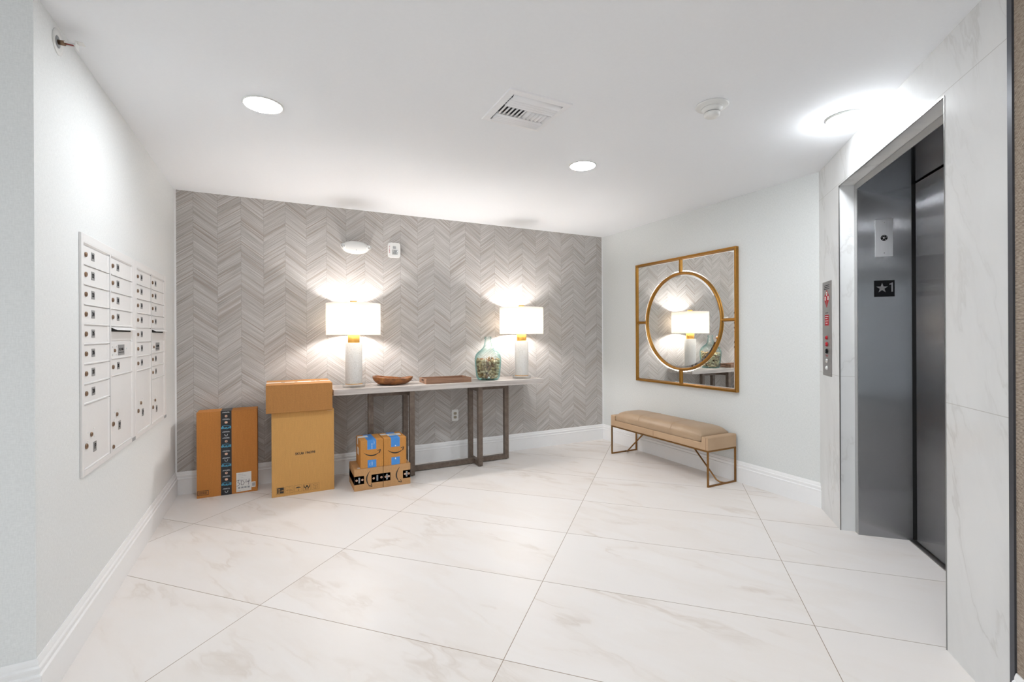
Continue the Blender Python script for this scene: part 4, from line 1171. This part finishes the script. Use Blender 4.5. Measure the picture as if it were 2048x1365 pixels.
# ------------------------------------------------------------------ bench
def bench():
    x0, x1, y0, y1 = 3.157, 3.503, 2.700, 3.952
    cx, cy = (x0 + x1) / 2, (y0 + y1) / 2
    t = thing('upholstered_bench', 'tan leather bench on thin brass legs under the mirror', 'bench', (cx, cy, 0))
    a, b = (x1 - x0) / 2, (y1 - y0) / 2
    w = .013; zt = .302
    for s in (-1, 1):
        for u in (-1, 1):
            MB().box(u * a - (w if u > 0 else 0), u * a + (0 if u > 0 else w), s * b - (w if s > 0 else 0), s * b + (0 if s > 0 else w), 0, zt - w).build('leg', M['bench_brass'], t, bevel=.0008)
        ys = s * (b - w / 2)
        MB().box(-a + w, a - w, ys - w / 2, ys + w / 2, 0, w).build('foot_rail', M['bench_brass'], t, bevel=.0008)
        MB().tube([(.045, ys, .008), (.03, ys - s * .012, .009), (.012, ys - s * .03, .012), (0, ys - s * .055, .026), (0, ys - s * .34, zt - .012)], .007, 8).build('brace', M['bench_brass'], t)
    MB().box(-a, a, -b, -b + w, zt - w, zt).box(-a, a, b - w, b, zt - w, zt).box(-a, -a + w, -b + w, b - w, zt - w, zt).box(a - w, a, -b + w, b - w, zt - w, zt).build('seat_rail', M['bench_brass'], t, bevel=.0008)
    # seat base: front rail low, raised ends
    e = .062
    prof = [(-b - .002, zt), (b + .002, zt), (b + .002, .408), (b - .006, .414), (b - e, .411), (b - e - .004, .404), (b - e - .006, .362),
            (-b + e + .006, .362), (-b + e + .004, .404), (-b + e, .411), (-b + .006, .414), (-b - .002, .408)]
    sb = MB().prism(prof, -a - .002, a + .002, 'x').build('seat_base', M['leather_base'], t, bevel=.006, seg=3)
    seam = MB().box(-a - .0035, -a - .001, .0, .0025, zt + .004, .358).box(-a - .0035, -a - .001, -b + .020, -b + .0215, zt + .004, .406)
    seam.build('seam', M['tray_wood'], sb)
    # cushion
    import bmesh
    l = b - e - .009
    vs, fs = [], []
    NX, NY = 14, 40
    for i in range(NX + 1):
        for j in range(NY + 1):
            u, v = -1 + 2 * i / NX, -1 + 2 * j / NY
            e1 = max(0, 1 - abs(u) ** 5); e2 = max(0, 1 - abs(v) ** 14)
            z = .418 + .048 * (e1 ** .45) * (e2 ** .6) + .006 * (1 - u * u)
            vs.append((u * (a + .001), v * l, z))
    for i in range(NX):
        for j in range(NY):
            p = i * (NY + 1) + j
            fs.append((p, p + NY + 1, p + NY + 2, p + 1))
    top = MB().add(vs, fs, True)
    # side skirt
    ringi = [i * (NY + 1) for i in range(NX + 1)] + [NX * (NY + 1) + j for j in range(1, NY + 1)] + [i * (NY + 1) + NY for i in range(NX - 1, -1, -1)] + [j for j in range(NY - 1, 0, -1)]
    base = len(top.v)
    for k in ringi:
        x, y, z = top.v[k]; top.v.append((x * 1.006, y, .400))
    m_ = len(ringi)
    for k in range(m_):
        top.f.append((ringi[k], base + k, base + (k + 1) % m_, ringi[(k + 1) % m_])); top.sm.append(True)
    for lv, (kx, z) in enumerate(((1.010, .386), (1.004, .374), (.985, .366), (.975, .3640), (.965, .3632))):
        for k in ringi:
            x, y, _ = top.v[k]; top.v.append((x * kx, y * min(1, kx), z))
        for k in range(m_):
            top.f.append((base + lv * m_ + k, base + (lv + 1) * m_ + k, base + (lv + 1) * m_ + (k + 1) % m_, base + lv * m_ + (k + 1) % m_)); top.sm.append(True)
    top.f.append(tuple(base + 5 * m_ + k for k in range(m_))[::-1]); top.sm.append(False)
    cu = top.build('cushion', M['leather'], t)
    sd = cu.modifiers.new('sub', 'SUBSURF'); sd.levels = 1; sd.render_levels = 2
    st = MB()
    for y in (-.21, .21):
        pts = []
        for i in range(NX + 1):
            u = -1 + 2 * i / NX
            e1 = max(0, 1 - abs(u) ** 5)
            pts.append((u * (a + .0015), y, .4185 + .048 * (e1 ** .45) + .006 * (1 - u * u)))
        pts = [(-a - .002, y, .372)] + pts
        st.tube(pts, .0012, 6)
    st.build('stitching', M['leather_base'], cu)
bench()

# ------------------------------------------------------------------ elevator call station, key plate and floor sign
def ev_thing(name, label, cat, x, y, z, extra=0):
    p = ev_point(x, y, z)
    return thing(name, label, cat, p, EV_ROT + extra)
t = ev_thing('call_station', 'tall narrow steel elevator call station with red notices on the stone wall', 'elevator buttons', .176, 0, 1.303)
hw, hh = .091, .3275
MB().box(-hw, hw, -.004, 0, -hh, hh).build('face_plate', M['station_steel'], t, bevel=.001, uv=True)
for sx in (-1, 1):
    for sz in (-1, 1):
        MB().lathe([(.004, 0), (.003, .0015), (.0001, .0018)], 10).xform(Matrix.Translation((sx * hw * .8, -.004, sz * hh * .93)) @ Matrix.Rotation(PI / 2, 4, 'X')).build('screw', M['chrome'], t)
decal(t, 'engraved_text', sum([dashes(-.055, .055, .298 - k * .012, .004, 20 + k) for k in range(3)], []) + dashes(-.03, .03, .107, .004, 3), M['black'], .0004, -.004)
zc = .205
decal(t, 'warning_diamond', [[(-.060, zc + .01), (0, zc - .060), (.060, zc + .01), (0, zc + .065)]], M['red'], .0005, -.004)
decal(t, 'symbol_disc', [circle(0, zc + .038, .015), circle(-.030, zc + .006, .015), circle(.030, zc + .006, .015)], M['paper_white'], .0004, -.0045)
decal(t, 'symbol_mark', [circle(0, zc + .038, .006), circle(-.030, zc + .006, .005), rect(.026, .034, zc, zc + .012)] + stroke([(0, zc - .01), (0, zc - .042)], .006), M['lock_bronze'], .0003, -.0049)
decal(t, 'red_notice', [rect(-.038, .042, .022, .096)], M['red'], .0005, -.004)
decal(t, 'notice_lettering', dashes(-.030, .032, .082, .005, 31) + dashes(-.030, .020, .068, .005, 32) + dashes(-.030, .032, .052, .004, 33) + dashes(-.02, .02, .036, .004, 34), M['print_white'], .0003, -.0045)
for z, m_, nm, r in ((-.062, 'red', 'fire_light', .011), (-.108, 'red', 'fire_key_switch', .013), (-.156, 'black', 'key_switch', .014), (-.222, 'chrome', 'up_button', .013), (-.272, 'paper_white', 'button_light', .011)):
    bt = MB().lathe([(.0001, 0), (r * 1.3, 0), (r * 1.3, .002), (r, .003), (r, .007), (r * .8, .009), (.0001, .009)], 24).xform(Matrix.Translation((0, -.004, z)) @ Matrix.Rotation(PI / 2, 4, 'X')).build(nm, M[m_], t)
    if 'key' in nm:
        decal(bt, 'keyhole', [rect(-.0015, .0015, z - .005, z + .005)], M['silver'], .0004, -.013)
decal(t, 'red_lettering', dashes(-.03, .03, -.186, .004, 41) + dashes(-.02, .02, -.193, .003, 42), M['red'], .0004, -.004)

# on the steel side return: viewer looks along +t, local x = into the wall direction n
def side_thing(name, label, cat, n_depth, z):
    p = ev_point(JX, n_depth, z)
    return thing(name, label, cat, p, R(-45))
t = side_thing('key_switch_plate', 'brushed steel key switch plate on the elevator jamb above the floor sign', 'key switch', 1.2885 - EL, 1.8625)
MB().box(-.046, .046, -.003, 0, -.116, .116).build('face_plate', M['steel_plate'], t, bevel=.0008, uv=True)
MB().lathe([(.0001, 0), (.018, 0), (.018, .002), (.015, .0045), (.010, .0045), (.0095, .003), (.0001, .003)], 32).xform(Matrix.Translation((0, -.003, 0)) @ Matrix.Rotation(PI / 2, 4, 'X')).build('lock_cylinder', M['black'], t)
lk = MB()
for k in range(5):
    a = 2 * PI * k / 5 + .3
    lk.tube([(.0125 * math.cos(a + q), -.0077, .0125 * math.sin(a + q)) for q in (-.35, 0, .35)], .0012, 6)
lk.lathe([(.0001, 0), (.007, 0), (.006, .002), (.003, .002), (.0001, .001)], 20)
lk2 = MB().lathe([(.0001, 0), (.0075, 0), (.006, .003), (.003, .003), (.0001, .001)], 20).xform(Matrix.Translation((0, -.006, 0)) @ Matrix.Rotation(PI / 2, 4, 'X'))
for k in range(5):
    a = 2 * PI * k / 5 + .3
    lk2.tube([(.0125 * math.cos(a + q), -.0077, .0125 * math.sin(a + q)) for q in (-.35, 0, .35)], .0012, 6)
lk2.build('lock_ring', M['chrome'], t)
for s in (-1, 1):
    MB().lathe([(.004, 0), (.003, .0015), (.0001, .0018)], 12).xform(Matrix.Translation((0, -.003, s * .094)) @ Matrix.Rotation(PI / 2, 4, 'X')).build('screw', M['chrome'], t)
t = side_thing('floor_number_sign', 'small black sign with a silver star and number 1 on the elevator jamb', 'sign', 1.2895 - EL, 1.548)
MB().box(-.0535, .0535, -.002, 0, -.051, .051).build('sign_plate', M['black'], t, bevel=.0008)
star = []
for k in range(10):
    a = PI / 2 + PI * k / 5; r = .032 if k % 2 == 0 else .0125
    star.append((-.012 + r * math.cos(a), .003 + r * math.sin(a)))
decal(t, 'star', [star], M['silver'], .001, -.002)
decal(t, 'numeral', [[(.036, -.021), (.044, -.021), (.044, .036), (.038, .036), (.036, .031), (.026, .029), (.026, .023), (.036, .024)]], M['silver'], .001, -.002)
